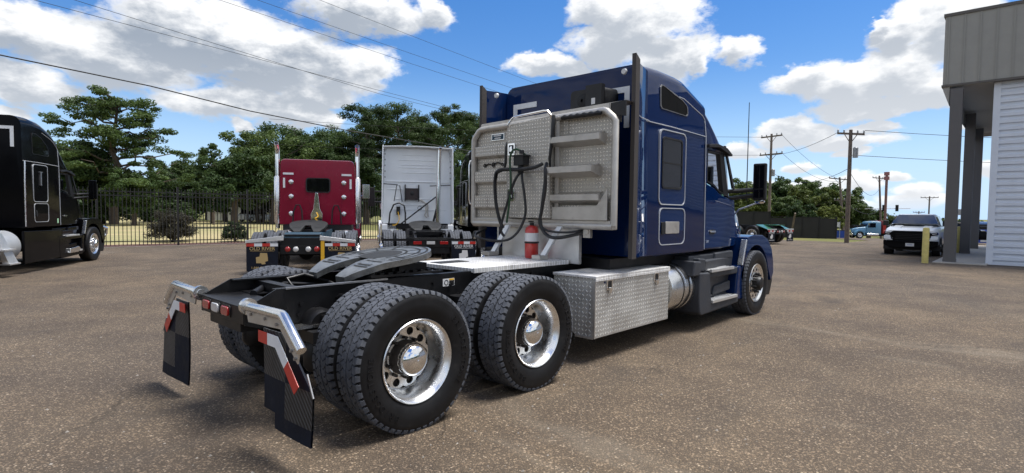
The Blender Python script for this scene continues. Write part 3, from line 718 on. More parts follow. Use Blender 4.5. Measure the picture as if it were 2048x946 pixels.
    for sg in (-1, 1):
        arch = [(6.68+.60*math.cos(a), .50+.60*math.sin(a)) for a in np.linspace(R(8), R(176), 16)]
        poly = [(7.40, .48)] + arch[1:-1] + [(6.12, .62), (6.13, .82), (6.30, 1.235), (6.55, 1.265), (6.95, 1.255), (7.20, 1.18), (7.40, 1.02), (7.50, .80), (7.52, .60)]
        f = MB(); f.prism(poly, 'xz', sg*.55, sg*1.205); fd = f.build('fender', P, root, .045, 3)
        a = MB(); a.prism([(5.90, .30), (6.22, .28), (6.16, .55), (6.115, .81), (5.97, .81)], 'xz', sg*.8, sg*1.195); a.build('fender_skirt', P, fd, .03)
        a = MB(); a.prism([(6.085, .815), (6.125, .815), (6.275, 1.20), (6.225, 1.20)], 'xz', sg*1.13, sg*1.212); a.build('fender_trim', M_alu, fd, .006)
        a = MB(); a.box(6.10, 7.5, min(sg*.2, sg*.60), max(sg*.2, sg*.60), .5, 1.2); a.build('wheel_well', M_plasb, fd)
        a = MB(); a.prism([(7.24, .24), (7.50, .22), (7.62, .45), (7.60, .68), (7.30, .69)], 'xz', sg*.6, sg*1.16); a.build('bumper_end', M_plasb, fd, .02)
    a = MB(); a.box(7.52, 7.72, -1.0, 1.0, .25, .62); a.build('bumper', M_plasb if detail > 1 else M_chrome, root, .05, 3)
    return slp

def side_steps(root, sg, m, P):
    """moulded step fairing between the tank and the fender"""
    y = lambda v: sg*v
    def bx(mb, x0, x1, a, b, z0, z1): mb.box(x0, x1, min(y(a), y(b)), max(y(a), y(b)), z0, z1)
    mb = MB()
    mb.prism([(4.66, .26), (4.72, .22), (6.0, .26), (6.0, .40), (5.06, .36), (5.0, .46), (4.98, .78), (4.64, .80), (4.62, .5)], 'xz', y(.80), y(1.20))
    mb.loft([[(4.9, y(.6), .30), (4.9, y(1.10), .30), (6.05, y(1.02), .30), (6.05, y(.6), .30)], [(4.9, y(.6), .95), (4.9, y(1.16), .95), (6.05, y(1.08), .95), (6.05, y(.6), .95)]], sm=False)
    mb.prism([(4.95, .70), (5.98, .70), (5.98, .80), (4.93, .79)], 'xz', y(.85), y(1.185))
    mb.prism([(5.25, .44), (5.86, .46), (5.86, .60), (5.3, .56)], 'xz', y(.85), y(1.125))
    mb.prism([(4.46, .76), (4.68, .76), (4.70, .95), (4.50, .965)], 'xz', y(.75), y(1.19))
    mb.prism([(4.70, .80), (4.93, .80), (4.93, .97), (4.72, .99)], 'xz', y(.75), y(1.15))
    mb.prism([(4.6, .93), (6.05, .93), (6.05, 1.02), (4.6, 1.02)], 'xz', y(.7), y(1.06))
    mb.prism([(5.35, .93), (6.0, .93), (6.0, 1.04), (5.38, 1.03)], 'xz', y(.8), y(1.10))
    f = mb.build('step_fairing', m, root, .022, 3)
    for x0, x1, z in ((5.02, 5.90, .385), (4.96, 5.74, .815)):
        mb = MB(); bx(mb, x0, x1, 1.185, 1.225, z-.03, z+.012); bx(mb, x0, x1, .95, 1.19, z-.012, z)
        for i in range(5): bx(mb, x0+.03, x1-.03, .97+i*.042, .99+i*.042, z, z+.012)
        mb.build('step', M_alubr, f, .004)

def fuel_tank(root, sg, x0, x1, r=.315, y=.83, z=.61, m=None, strap=True):
    mb = MB(); prof = [(.001, x0), (r-.05, x0), (r-.012, x0+.012), (r, x0+.035), (r, x1-.035), (r-.012, x1-.012), (r-.05, x1), (.001, x1)]
    mb.lathe(prof, (0, sg*y, z), 'x', 48); t = mb.build('fuel_tank', m or M_tank, root)
    if strap:
        for i, x in enumerate((x0+.30, x0+.37, x0+.46, x0+.53)):
            s = MB(); s.lathe([(r, x), (r+.006, x+.003), (r+.006, x+.018), (r, x+.021)], (0, sg*y, z), 'x', 48); s.build('tank_strap', M_plasb if i in (0, 2) else M_tank, t)
    return t

def kw_truck(name, label, P, roof, loc, rz, group, tanks=True):
    root = thing(name, label, 'truck', loc, rz, group)
    kw_cab(root, P, roof, 1)
    for sg in (-1, 1):
        r = rail_mesh(-.9, .74, 1.01, 7.0); rr_ = r.build('frame_rail', M_frame, root)
        if sg < 0: rr_.scale = (1, -1, 1)
        side_steps(root, sg, P, P)
        wheel(root, 6.65, sg*1.11, 'out', sg > 0, ME_hub_chr, False)
    tandem(root, 0, 1.32, False)
    return root

# ================================================================== large structure: ground, building
def gz(x): return -.012*max(0., x-28.) - .02*max(0., x-50.)
def sheet(name, pts, z, m, kind='structure'):
    mb = MB(); mb.add([(x, y, gz(x)+z) for x, y in pts], [tuple(range(len(pts)))]); o = mb.build(name, m); tag(o, kind=kind); return o
def strips(name, xs, y0, y1, z, m):
    mb = MB(); V = []
    for x in xs: V += [(x, y0(x) if callable(y0) else y0, gz(x)+z), (x, y1(x) if callable(y1) else y1, gz(x)+z)]
    mb.add(V, [(2*i, 2*i+2, 2*i+3, 2*i+1) for i in range(len(xs)-1)]); o = mb.build(name, m); tag(o, kind='structure'); return o
def pxt(px, dist, z=None): return at(.7504-math.atan((px-1024)/1107.6), dist, z)
def at(az, dist, z=None):
    x = -2.42+math.cos(az)*dist; y = -4.36+math.sin(az)*dist; return (x, y, gz(x) if z is None else z)
fence_y = lambda x: 21.9-.115*(x-5.)
strips('terrain', [-2600, -400, -60, 28, 50, 60, 120, 200], -2600, 2600, -.03, M_verge)
mbt = MB(); mbt.add([(200, -2600, gz(200)-.03), (2600, -2600, gz(200)-.03), (2600, 2600, gz(200)-.03), (200, 2600, gz(200)-.03)], [(0, 1, 2, 3)]); tag(mbt.build('field', M_verge), kind='structure')
strips('parking_lot', [-40, -20, 0, 10, 20, 28, 39.0], -60, lambda x: fence_y(x)-.25, 0, M_asph)
strips('road', [39.0, 46, 50, 60, 75, 95, 120], -60, lambda x: 4.3 if x < 47 else (9 if x < 90 else 16), 0, M_asph)
strips('cross_road', [70, 75, 80, 86], 9.2, 240, -.01, M_asph)
strips('lawn', [-70, -20, 0, 20, 38], lambda x: fence_y(x)+1.5, 120, -.012, M_lawn)
strips('mulch_bed', [-40, 0, 20, 36], lambda x: fence_y(x)-.22, lambda x: fence_y(x)+1.6, .012, M_mulch)
strips('kerb', [-40, 0, 20, 38.9], lambda x: fence_y(x)-.36, lambda x: fence_y(x)-.22, .018, M_conc)

bl = thing('commercial_building', 'tan and white metal building with overhanging roof band on grey columns', 'building', (22.3, -3.4, 0))
BL = bl.matrix_basis
mb = MB()                                                            # corrugated siding: real horizontal ribs
P = []; z = .06; pitch = .2286
while z < 6.12:
    for dz_, ou in ((0, 0), (.085, 0), (.105, .062), (.205, .062)): P.append((min(z+dz_, 6.12), ou))
    z += pitch
def siding(u0, u1, axis):
    V = []
    for q, ou in P:
        for u in (u0, u1): V.append((-ou, u, q) if axis == 'y' else (u, ou, q))
    mb.add(V, [(2*i, 2*i+1, 2*i+3, 2*i+2) for i in range(len(P)-1)])
siding(-26, -.12, 'y'); siding(.12, 16, 'x')
mb.build('corrugated_siding', M_siding, bl, angle=25)
mb = MB(); mb.box(.02, 16, -26, -.02, .0, 6.12); mb.build('wall', M_siding, bl)
mb = MB(); mb.box(-.065, .12, -.125, .065, 0, 6.14); mb.box(-.06, -.001, -26, -.12, 0, .055); mb.build('corner_trim', M_siding, bl, .006)
mb = MB(); mb.box(-.28, 16, -26, 1.42, 6.16, 8.50); mb.build('roof_band', M_fascia, bl)
mb = MB(); mb.box(-.32, 16, -26, 1.46, 8.50, 8.60); mb.box(-.31, 16, -26, 1.45, 6.10, 6.17); mb.build('band_trim', mat('trim_brown', (.10, .09, .08), .5), bl)
seam = MB(); seam.box(-.018, .018, -.018, .018, 6.18, 8.49); seam_me = seam.mesh('standing_seam', M_fascia)
for i in range(30): inst('standing_seam', seam_me, bl, (-.29, 1.30-i*.42, 0))
for i in range(18): inst('standing_seam', seam_me, bl, (.1+i*.42, 1.43, 0))
mb = MB(); mb.box(-.26, 14, .075, 1.40, 6.085, 6.10); mb.build('soffit', M_soffit, bl)
mb = MB(); mb.prism([(1.22, 6.09), (1.40, 6.09), (1.40, 5.98), (1.22, 5.45)], 'yz', -.25, 14); mb.build('soffit_beam', M_soffit, bl)
colm = MB(); colm.box(-.15, .15, -.17, .17, 0, 6.0); colm.box(-.16, .16, -.18, .18, -.02, .14)
cme = colm.mesh('column', M_col)
for x in (0, 6.25, 11.6): inst('column', cme, bl, (x-.2, 1.02, 0))
lampb = MB(); lampb.lathe([(.001, .12), (.10, .11), (.16, .0), (.15, -.03), (.001, -.03)], (12.5, .38, 4.6), 'z', 18); lampb.tube([(12.5, .0, 4.75), (12.5, .2, 4.8), (12.5, .38, 4.7)], .02); lampb.build('wall_lamp', M_white, bl)
slab = MB(); slab.box(21.6, 38, -3.4, -1.95, -.25, .035); tag(slab.build('pavement', M_conc, None, .015), kind='structure')

# ================================================================== main blue tractor
T = thing('semi_truck', 'blue sleeper tractor with aluminium headache rack, nearest truck in the lot', 'truck')
slp = kw_cab(T, M_blue, 'mid', 2)
for sg in (1, -1):
    side_steps(T, sg, M_plas, M_blue)
    wheel(T, 6.65, sg*1.11, 'out', sg > 0, ME_hub_blk, True)
    r = rail_mesh(-.9, .74, 1.005, 7.0).build('frame_rail', M_frame, T)
    if sg < 0: r.scale = (1, -1, 1)
    # side extender
    a = MB(); a.loft([[(2.955, sg*1.205, 1.09), (2.955, sg*1.205, 3.25), (2.955, sg*1.18, 3.25), (2.955, sg*1.18, 1.09)], [(3.10, sg*1.15, 1.09), (3.10, sg*1.135, 3.245), (3.10, sg*1.11, 3.245), (3.10, sg*1.125, 1.09)],
        [(3.40, sg*1.097, 1.09), (3.40, sg*1.06, 3.235), (3.40, sg*1.035, 3.235), (3.40, sg*1.07, 1.09)]], sm=False)
    ex = a.build('side_extender', M_blue, T)
    a = MB(); a.prism([(2.875, 1.08), (2.96, 1.08), (2.96, 3.25), (2.875, 3.305)], 'xz', sg*1.165, sg*1.215); a.build('rubber_edge', M_edge, ex)
    a = MB(); a.tube([(2.96, sg*1.206, 2.655), (3.12, sg*1.15, 2.655), (3.40, sg*1.093, 2.655)], .007, 6); a.build('trim_seam', M_trim, ex)
    a = MB(); a.lathe([(.001, -.02), (.03, -.02), (.036, 0), (.03, .014), (.001, .016)], (2.99, sg*1.0, 3.16), 'x', 14); a.build('marker_lamp', M_lens_c, ex)
tandem(T, 0, 1.32, True, True)
fuel_tank(T, -1, 3.985, 4.76); fuel_tank(T, 1, 2.6, 4.6, strap=True)
# rear cross member with three lights
mb = MB(); mb.box(-.905, -.865, -.416, .416, .775, .895); mb.box(-.905, -.60, -.416, .416, .885, .897); mb.box(-.88, -.60, -.3, .3, .70, .775)
xm = mb.build('rear_crossmember', M_frame, T, .004)
for y, m, nm in ((.27, M_lens_r, 'tail_light'), (.085, M_lens_c, 'reverse_light'), (-.11, M_lens_r, 'tail_light')):
    a = MB(); a.prism(rpoly(y-.085, y+.085, .795, .885, .025), 'yz', -.912, -.90); h = a.build(nm, M_plasb, xm)
    a = MB(); a.prism(rpoly(y-.066, y+.066, .805, .872, .022), 'yz', -.926, -.905); a.build('lens', m, h, .006)
for x in (-.45, 2.05, 3.2, 4.6):
    mb = MB(); mb.box(x-.04, x+.04, -.416, .416, .80, .98); mb.build('crossmember', M_frame, T)
mb = MB(); mb.box(-.3, -.1, .28, .41, .86, .90); mb.box(.38, .92, -.35, .35, .93, .985); mb.build('crossmember', M_frame, T); mb = MB(); mb.cyl((-.62, .12, .905), (-.45, .3, .93), .03); mb.build('valve', M_frame, T); mb = MB(); mb.box(-.62, -.4, .12, .36, .897, .905)
mb.build('valve_bracket', M_frame, T)
mb = MB()                                                             # bolts along the rails
for sg in (1, -1):
    for x, z in ((-.62, .84), (-.50, .88), (-.38, .84), (-.2, .9), (.75, .93), (.95, .90), (1.05, .80), (1.75, .9), (1.9, .82), (2.1, .92), (-.52, .80)):
        mb.cyl((x, sg*.43, z), (x, sg*.452, z), .016, n=6)
    mb.cyl((.62, sg*.43, .86), (.62, sg*.50, .86), .03, n=10); mb.box(.5, .8, min(sg*.43, sg*.47), max(sg*.43, sg*.47), .70, .84)
mb.cyl((-.18, -.43, .905), (-.18, -.50, .905), .022, n=12)
tag(mb.build('rail_bolt', M_frame, T), kind='stuff')
mb = MB(); mb.box(-.62, .25, -.455, -.4305, 1.0, 1.012); mb.build('rail_strip', M_steel, T)
mb = MB(); mb.prism(rpoly(.865, 1.005, .885, .955, .004), 'xz', -.4325, -.4305)
st = mb.build('rail_sticker', M_label, T)
mb = MB(); mb.lathe([(.017, -.4335), (.026, -.4335)], (.905, 0, .918), 'y', 20, flip=True); mb.box(.94, 1.0, -.4334, -.4326, .888, .935); mb.build('sticker_ring', M_plasb, st)
mb = MB(); mb.box(.94, 1.0, -.4334, -.4326, .938, .952); mb.build('sticker_band', M_yelsign, st)
mb = MB()                                                             # air lines and hoses between the rails
mb.tube([(-.30, .10, .93), (-.33, .16, 1.0), (-.15, .22, 1.02), (.05, .18, .95), (.1, .05, .9)], .013); mb.tube([(-.5, .3, .88), (-.3, .28, .95), (.1, .3, .9)], .012)
mb.build('air_line', M_hose_k, T)
for x, sg in ((-.35, 1), (-.35, -1)):
    mb = MB(); mb.lathe([(.001, .0), (.09, .0), (.115, .04), (.115, .18), (.09, .22), (.001, .22)], (-.42, sg*.56, .40), 'z', 20); mb.box(-.52, -.34, sg*.56-.1, sg*.56+.1, .62, .70); mb.build('air_tank', M_frame, T)
mb = MB(); mb.lathe([(.001, -.55), (.10, -.55), (.125, -.5), (.125, .5), (.10, .55), (.001, .55)], (-.38, 0, .72), 'y', 24); mb.build('air_reservoir', M_frame, T)
mb = MB(); mb.box(-.66, -.30, -.56, -.445, .715, .735); mb.build('bracket_plate', M_alu, T)

# mud flaps on bent chrome hangers
for sg, dx, yo in ((-1, 0., 0.), (1, -.02, .0)):
    mb = MB(); X = -.90+dx
    mb.tube([(X+.02, sg*.43, .905), (X, sg*.56, .915), (X, sg*1.005, .925), (X, sg*1.03, .915), (X, sg*1.255, .745)], .032, 14)
    mb.lathe([(.001, -.01), (.058, -.01), (.058, .03), (.04, .04)], (X+.02, sg*.445, .905), 'y', 16)
    hg = mb.build('flap_hanger', mat('satin_steel', (.74, .74, .73), .25, 1., 0, .06, 14), T)
    mb = MB(); mb.prism([(sg*.47, .895), (sg*1.0, .91), (sg*1.235, .735), (sg*1.215, .66), (sg*.99, .835), (sg*.50, .81)], 'yz', X-.006, X+.004); mb.build('hanger_plate', M_dull, hg)
    for q in ((.56, .87), (.78, .872), (.95, .86), (1.15, .73), (1.2, .69)): mb = MB(); mb.cyl((X-.005, sg*q[0], q[1]), (X-.02, sg*q[0], q[1]), .011, n=6); mb.build('hanger_bolt', M_steel, hg)
    # tape: red-white along the flap's top edge
    fx = X-.014
    A = Vector((0, sg*.70, .79)); B = Vector((0, sg*.985, .79)); Cc = Vector((0, sg*1.26, .535))
    def tape(p, q, n0, n1, m):
        p = Vector(p); q = Vector(q); o2 = MB(); o2.add([(fx-.008, v.y, v.z) for v in (p, q, q+n1, p+n0)] + [(fx-.004, v.y, v.z) for v in (p, q, q+n1, p+n0)], [(0, 1, 2, 3), (7, 6, 5, 4), (0, 4, 5, 1), (1, 5, 6, 2), (2, 6, 7, 3), (3, 7, 4, 0)])
        return o2, m
    dn = Vector((0, 0, -.075)); el_ = Vector((0, -sg*.035, -.075)); ds = Vector((0, -sg*.055, -.055))
    for (p, q, n0, n1, m, nm) in ((A, A.lerp(B, .48), dn, dn, M_refr, 'red_tape'), (A.lerp(B, .48), B, dn, el_, M_refw, 'white_tape'), (B, B.lerp(Cc, .5), el_, ds, M_refw, 'white_tape'), (B.lerp(Cc, .5), Cc, ds, ds*1.05, M_refr, 'red_tape')):
        o2, m = tape(p, q, n0, n1, m); o2.build(nm, m, hg)
    # the flap hangs just behind, slightly curved, in ribbed and plain quarters
    yI, yM, yO, zT, zB = .71, 1.01, 1.325, .80, (.175 if sg < 0 else .10)
    def fp(y, z): return (X + .012 + (.03 if sg < 0 else -.035)*max(0, y-.7) - .012*((.8-z)/.6)**2 + .006*math.sin(y*9+z*5), sg*y, z)
    def quad(m, pts, nm, parent):
        o2 = MB(); n = len(pts); V = [Vector(fp(*p_)) for p_ in pts]; V2 = [v+Vector((.012, 0, 0)) for v in V]
        o2.add(V+V2, [tuple(range(n)), tuple(range(2*n-1, n-1, -1))] + [(i, n+i, n+(i+1) % n, (i+1) % n) for i in range(n)]); return o2.build(nm, m, parent)
    def grid(m, y0, y1, z0, z1, top=None, nm='flap_panel', parent=None):
        o2 = MB(); ny, nz = 4, 5; V = []
        for j in range(nz+1):
            for i in range(ny+1):
                y = y0+(y1-y0)*i/ny; zt_ = z1 if top is None else min(z1, top(y)); V.append(Vector(fp(y, z0+(zt_-z0)*j/nz)))
        n = len(V); V += [v+Vector((.012, 0, 0)) for v in V]
        F = [(j*(ny+1)+i, j*(ny+1)+i+1, (j+1)*(ny+1)+i+1, (j+1)*(ny+1)+i) for j in range(nz) for i in range(ny)]
        o2.add(V, F + [tuple(n+q for q in f[::-1]) for f in F] + [(i, n+i, n+i+1, i+1) for i in range(ny)] + [(nz*(ny+1)+i, nz*(ny+1)+i+1, n+nz*(ny+1)+i+1, n+nz*(ny+1)+i) for i in range(ny)]); return o2.build(nm, m, parent)
    cut = lambda y: .80 if y < .985 else .80-(y-.985)*.93
    fl = grid(M_flap, yI+(.16 if sg < 0 else 0), yO, zB, zB+.10, None, 'mud_flap', T)
    grid(M_flapd, yI, yM, .50, zT, None, 'flap_panel', fl); grid(M_flap, yM, yO, .50, zT, cut, 'flap_panel', fl)
    grid(M_flap, yI, yM, zB+.10, .50, None, 'flap_panel', fl); grid(M_flapd, yM, yO, zB+.10, .50, None, 'flap_panel', fl)
    mb = MB(); mb.tube([fp(1.26, .60), fp(1.335, .47)], .006, 5); mb.build('flap_rod', M_steel, hg)

fifth_wheel(T, .48, 1.175, 7.5)
# deck plate ahead of the fifth wheel
mb = MB(); mb.box(1.22, 2.72, -.46, .46, 1.012, 1.030); mb.box(1.22, 1.24, -.46, .46, .99, 1.012); mb.box(1.22, 2.72, -.475, -.455, .985, 1.034); mb.box(1.22, 2.72, .455, .475, .985, 1.034)
dk = mb.build('deck_plate', [M_platef], T, .003)
mb = MB(); mb.box(1.30, 1.70, .12, .30, 1.031, 1.036); mb.build('deck_dark_strip', M_greased, dk)  # invented part: dark strip standing for a dark streak on the deck

# tool box
mb = MB(); mb.prism([(-1.105, .27), (-1.105, .895), (-.55, .895), (-.55, .50), (-.86, .27)], 'yz', 2.35, 3.945); tb = mb.build('tool_box', M_plateb, T, .004)
mb = MB(); mb.box(2.335, 3.955, -1.118, -.545, .898, .925); mb.box(2.335, 3.955, -1.120, -1.1085, .868, .898); mb.build('box_lid', M_platef, tb, .004)
mb = MB(); mb.box(2.335, 2.352, -1.112, -1.085, .27, .868); mb.box(2.335, 2.3485, -1.085, -.86, .262, .285); mb.build('box_edge', M_dull, tb)
for x in (2.60, 3.62):
    mb = MB(); mb.prism(rpoly(x-.055, x+.055, .76, .875, .012), 'xz', -1.117, -1.1055); lt = mb.build('paddle_latch', M_chrome, tb, .003)
    mb = MB(); mb.prism(rpoly(x-.036, x+.036, .775, .86, .01), 'xz', -1.1185, -1.116); mb.build('latch_recess', M_plasb, lt)
    mb = MB(); mb.prism([(x-.03, .79), (x+.03, .79), (x+.022, .74), (x, .725), (x-.022, .74)], 'xz', -1.135, -1.117); mb.build('latch_handle', M_chrome, lt, .004)
mb = MB(); mb.box(2.42, 2.535, -1.108, -1.1055, .835, .862); lb = mb.build('maker_plate', M_dull, tb)
mb = MB(); mb.box(2.50, 2.532, -1.1095, -1.108, .838, .859); mb.build('plate_mark', M_blue, lb)

# headache rack
X = 2.66
mb = MB(); mb.prism([(-1.10, 1.47), (-1.10, 2.58), (-.98, 2.67), (.98, 2.67), (1.07, 2.60), (1.07, 1.47)], 'yz', X+.03, X+.05); rk = mb.build('headache_rack', M_plate, T)
mb = MB(); mb.tube([(X, -1.11, 1.44), (X, -1.11, 2.565), (X, -1.085, 2.60), (X, -1.0, 2.675), (X, -.96, 2.69), (X, .94, 2.655), (X, .99, 2.635), (X, 1.065, 2.56), (X, 1.085, 2.52), (X, 1.085, 1.44), (X, 1.07, 1.425), (X, -1.10, 1.435)], .038, 12); mb.build('tube_frame', M_dull, rk)
mb = MB(); mb.prism([(-1.12, 1.40), (-1.12, 1.50), (1.09, 1.50), (1.09, 1.40)], 'yz', X-.02, X+.06); mb.build('bottom_rail', M_dull, rk, .01)
mb = MB(); mb.prism([(-.99, 2.60), (-.99, 2.775), (1.02, 2.735), (1.02, 2.60)], 'yz', X+.06, X+.075); mb.prism([(-.99, 2.765), (-1.19, 2.785), (1.02, 2.745), (1.02, 2.735)], 'yz', X+.075, X+.30); mb.prism([(-1.0, 2.60), (-1.0, 2.775), (-.985, 2.775), (-.985, 2.60)], 'yz', X+.06, X+.30); mb.build('tarp_tray', M_dull, rk)
mb = MB(); mb.prism([(-1.185, 2.62), (-1.185, 2.785), (-.998, 2.775), (-.998, 2.64)], 'yz', X+.07, X+.09); mb.build('tray_end', M_plasb, rk)
# centre door panel
mb = MB(); mb.prism([(-.285, 1.51), (-.285, 2.70), (.41, 2.655), (.41, 1.51)], 'yz', X-.075, X+.03); dp = mb.build('locker_door', M_plate, rk, .006)
mb = MB(); mb.box(X-.078, X-.0755, -.27, .16, 2.575, 2.58); mb.build('door_crease', M_dull, dp)
for zc in (2.35, 1.79):
    mb = MB(); mb.prism(rpoly(.27, .385, zc-.075, zc+.075, .012), 'yz', X-.088, X-.0745); lt = mb.build('paddle_latch', M_chrome, dp, .003)
    mb = MB(); mb.prism(rpoly(.288, .365, zc-.052, zc+.052, .008), 'yz', X-.0905, X-.087); mb.build('latch_recess', M_plasb, lt)
    mb = MB(); mb.prism([(.30, zc-.035), (.35, zc-.03), (.345, zc+.03), (.31, zc+.04)], 'yz', X-.10, X-.089); mb.prism([(.262, zc-.05), (.28, zc-.05), (.28, zc+.05), (.262, zc+.05)], 'yz', X-.097, X-.086); mb.build('latch_handle', M_chrome, lt, .004)
mb = MB(); mb.tube([(X-.08, .385, 2.63), (X-.10, .37, 2.655), (X-.11, .30, 2.715), (X-.11, .26, 2.735), (X-.11, -.20, 2.755), (X-.11, -.26, 2.75), (X-.10, -.30, 2.70), (X-.08, -.30, 2.66)], .013, 8); mb.build('top_handle', M_chrome, rk)
# left bay: full-width chain trays, right bay: stepped shelves
def tray(y0, y1, z0, z1, dep, nm, sl=0.):
    t = MB(); t.prism([(X+.03, z0-.03), (X-dep, z0), (X-dep, z1), (X+.03, z1-.012)], 'xz', y0, y1); return t.build(nm, M_plate, rk, .003)
for z0, z1 in ((2.30, 2.43), (1.965, 2.105), (1.635, 1.79)): tray(.44, 1.02, z0, z1, .04, 'chain_tray')
mb = MB(); mb.box(X-.01, X+.04, .43, .47, 1.5, 2.62); mb.build('door_jamb', M_dull, rk); mb = MB(); mb.box(X-.01, X+.04, -.36, -.30, 1.5, 2.64); mb.build('door_jamb', M_dull, rk)
for z0, z1, dep, ye in ((2.375, 2.440, .11, -.965), (2.028, 2.095, .17, -.91), (1.72, 1.785, .08, -.95)):
    t = MB(); t.prism([(X+.03, z0-.05), (X-dep, z0), (X-dep, z1), (X-dep+.01, z1), (X-dep+.01, z0+.012), (X+.03, z0-.035)], 'xz', ye, -.30); t.prism([(X+.03, z0-.05), (X-dep, z0), (X-dep, z1), (X+.03, z1)], 'xz', ye-.012, ye); t.prism([(X+.03, z0-.05), (X-dep, z0), (X-dep, z1), (X+.03, z1)], 'xz', -.30, -.288)
    t.build('shelf', M_dull, rk)
    t = MB(); t.prism([(X+.028, z0+.10), (X+.028, z0+.002), (X-dep+.02, z0+.04), (X-dep+.02, z0+.055)], 'xz', ye+.01, -.31); t.build('shelf_floor', M_plate, rk)
t = MB(); t.prism([(-1.05, 1.50), (-1.05, 1.84), (-.91, 1.655), (-.29, 1.645), (-.29, 1.50)], 'yz', X-.045, X-.033); t.prism([(X+.03, 1.50), (X-.04, 1.50), (X-.04, 1.63), (X+.03, 1.63)], 'xz', -.30, -.285); t.box(X-.04, X+.03, -1.05, -.29, 1.505, 1.515); t.build('bottom_bin', M_dull, rk, .003)
mb = MB()
for y, z in ((.82, 2.195), (.66, 2.205)):                             # keyhole slots with hooks
    mb = MB(); mb.tube([(X+.02, y+.07, z-.01), (X+.015, y, z+.01), (X+.02, y-.07, z-.015)], .009, 6); mb.lathe([(.012, X+.02), (.026, X+.015), (.026, X+.024)], (0, y+.08, z-.01), 'x', 12); mb.lathe([(.012, X+.02), (.022, X+.015), (.022, X+.024)], (0, y-.08, z-.02), 'x', 12); mb.build('chain_hook', M_plasb, rk)
mb = MB(); mb.box(X+.018, X+.03, .55, .78, 2.495, 2.585); npl = mb.build('name_plate', M_alu, rk, .003)
mb = MB(); mb.box(X+.015, X+.018, .565, .765, 2.508, 2.573); nq = mb.build('plate_face', M_teal, npl)
mb = MB(); mb.box(X+.0135, X+.015, .60, .735, 2.548, 2.566); mb.box(X+.0135, X+.015, .61, .72, 2.518, 2.533); mb.build('plate_print', M_label, npl)
mb = MB()                                                             # rubber straps either side of the door
mb.tube([(X-.09, -.335, 2.69), (X-.10, -.345, 2.60), (X-.09, -.315, 2.40), (X-.10, -.295, 2.20), (X-.08, -.29, 2.10)], [.022, .026, .02, .018, .012], 8); mb.build('rubber_strap', M_hose_k, rk); mb = MB(); mb.tube([(X-.05, .43, 2.45), (X-.06, .435, 2.38), (X-.05, .455, 2.20), (X-.06, .47, 2.10)], [.012, .02, .018, .014], 8); mb.build('rubber_strap', M_hose_k, rk)
mb = MB(); mb.tube([(X+.06, 1.14, 1.67), (X+.03, 1.19, 1.69), (X+.02, 1.20, 1.75), (X+.02, 1.20, 2.2), (X+.03, 1.19, 2.26), (X+.06, 1.14, 2.28)], .013, 8); mb.build('grab_handle', M_chrome, rk)
mb = MB(); mb.tube([(X-.05, -.42-i*.045, 2.655+.006*(i % 2)) for i in range(13)], [.020+.010*(i % 2) for i in range(13)], 8); mb.build('rolled_chain', M_plasb, rk)
# electrical box and lines
mb = MB(); mb.box(X-.19, X-.075, .04, .19, 2.14, 2.25); mb.box(X-.20, X-.075, .02, .21, 2.245, 2.262); mb.cyl((X-.14, .115, 2.05), (X-.14, .115, 2.14), .035, n=12); mb.cyl((X-.20, .05, 2.27), (X-.20, .05, 2.31), .03, n=10); mb.build('junction_box', M_plasb, rk)
def hose(name, pts, r, m, par=rk):
    P_ = [Vector(p) for p in pts]; out = []                           # Catmull-Rom
    for i in range(len(P_)-1):
        p0, p1, p2, p3 = P_[max(i-1, 0)], P_[i], P_[i+1], P_[min(i+2, len(P_)-1)]
        for t in np.linspace(0, 1, 7)[:-1]: out.append(.5*((2*p1)+(p2-p0)*t+(2*p0-5*p1+4*p2-p3)*t*t+(3*p1-p0-3*p2+p3)*t**3))
    out.append(P_[-1]); mb = MB(); mb.tube(out, r, 8); return mb.build(name, m, par)
Xh = X-.16
hose('braided_hose', [(Xh, -.24, 2.14), (Xh-.02, -.12, 2.10), (Xh-.03, .1, 2.085), (Xh-.03, .36, 2.10), (Xh-.03, .47, 2.07), (Xh-.03, .50, 1.95), (Xh-.02, .49, 1.7), (Xh, .45, 1.5), (Xh+.02, .40, 1.38)], .021, M_braid)
mbz = MB(); c0 = [(Xh-.02, -.12, 2.10), (Xh-.03, .1, 2.085), (Xh-.03, .36, 2.10), (Xh-.03, .47, 2.07), (Xh-.03, .50, 1.95), (Xh-.02, .49, 1.7)]
for i in range(46):                                                   # spiral wrap on the hose
    t = i/46*5; j = min(int(t), 4); u = t-j; q = Vector(c0[j]).lerp(Vector(c0[j+1]), u); mbz.lathe([(.019, -.006), (.026, 0), (.019, .006)], q, 'y' if j < 3 else 'z', 8)
mbz.build('hose_wrap', M_hose_k, rk)
hose('green_hose', [(X-.14, .03, 2.25), (Xh-.04, .10, 2.32), (Xh-.05, .19, 2.31), (Xh-.05, .23, 2.2), (Xh-.04, .22, 1.95), (Xh-.03, .25, 1.7), (Xh, .32, 1.45)], .013, M_hose_g)
hose('black_hose', [(X-.14, .115, 2.06), (Xh-.03, .17, 1.95), (Xh-.03, .30, 1.65), (Xh-.02, .40, 1.38), (Xh, .36, 1.28)], .016, M_hose_k)
hose('black_hose', [(X-.14, .10, 2.06), (Xh-.01, .06, 1.95), (Xh-.02, .01, 1.75), (Xh-.02, .0, 1.55), (Xh-.02, .10, 1.36), (Xh, .3, 1.24), (Xh, .6, 1.22), (Xh+.02, .9, 1.27), (X+.3, 1.15, 1.35)], .016, M_hose_k)
hose('black_hose', [(X-.10, -.25, 2.15), (Xh-.02, -.30, 2.05), (Xh-.02, -.30, 1.85), (Xh-.03, -.26, 1.6), (Xh-.03, -.24, 1.45), (Xh-.02, -.34, 1.32), (Xh, -.52, 1.30), (X+.1, -.75, 1.38)], .02, M_hose_k)
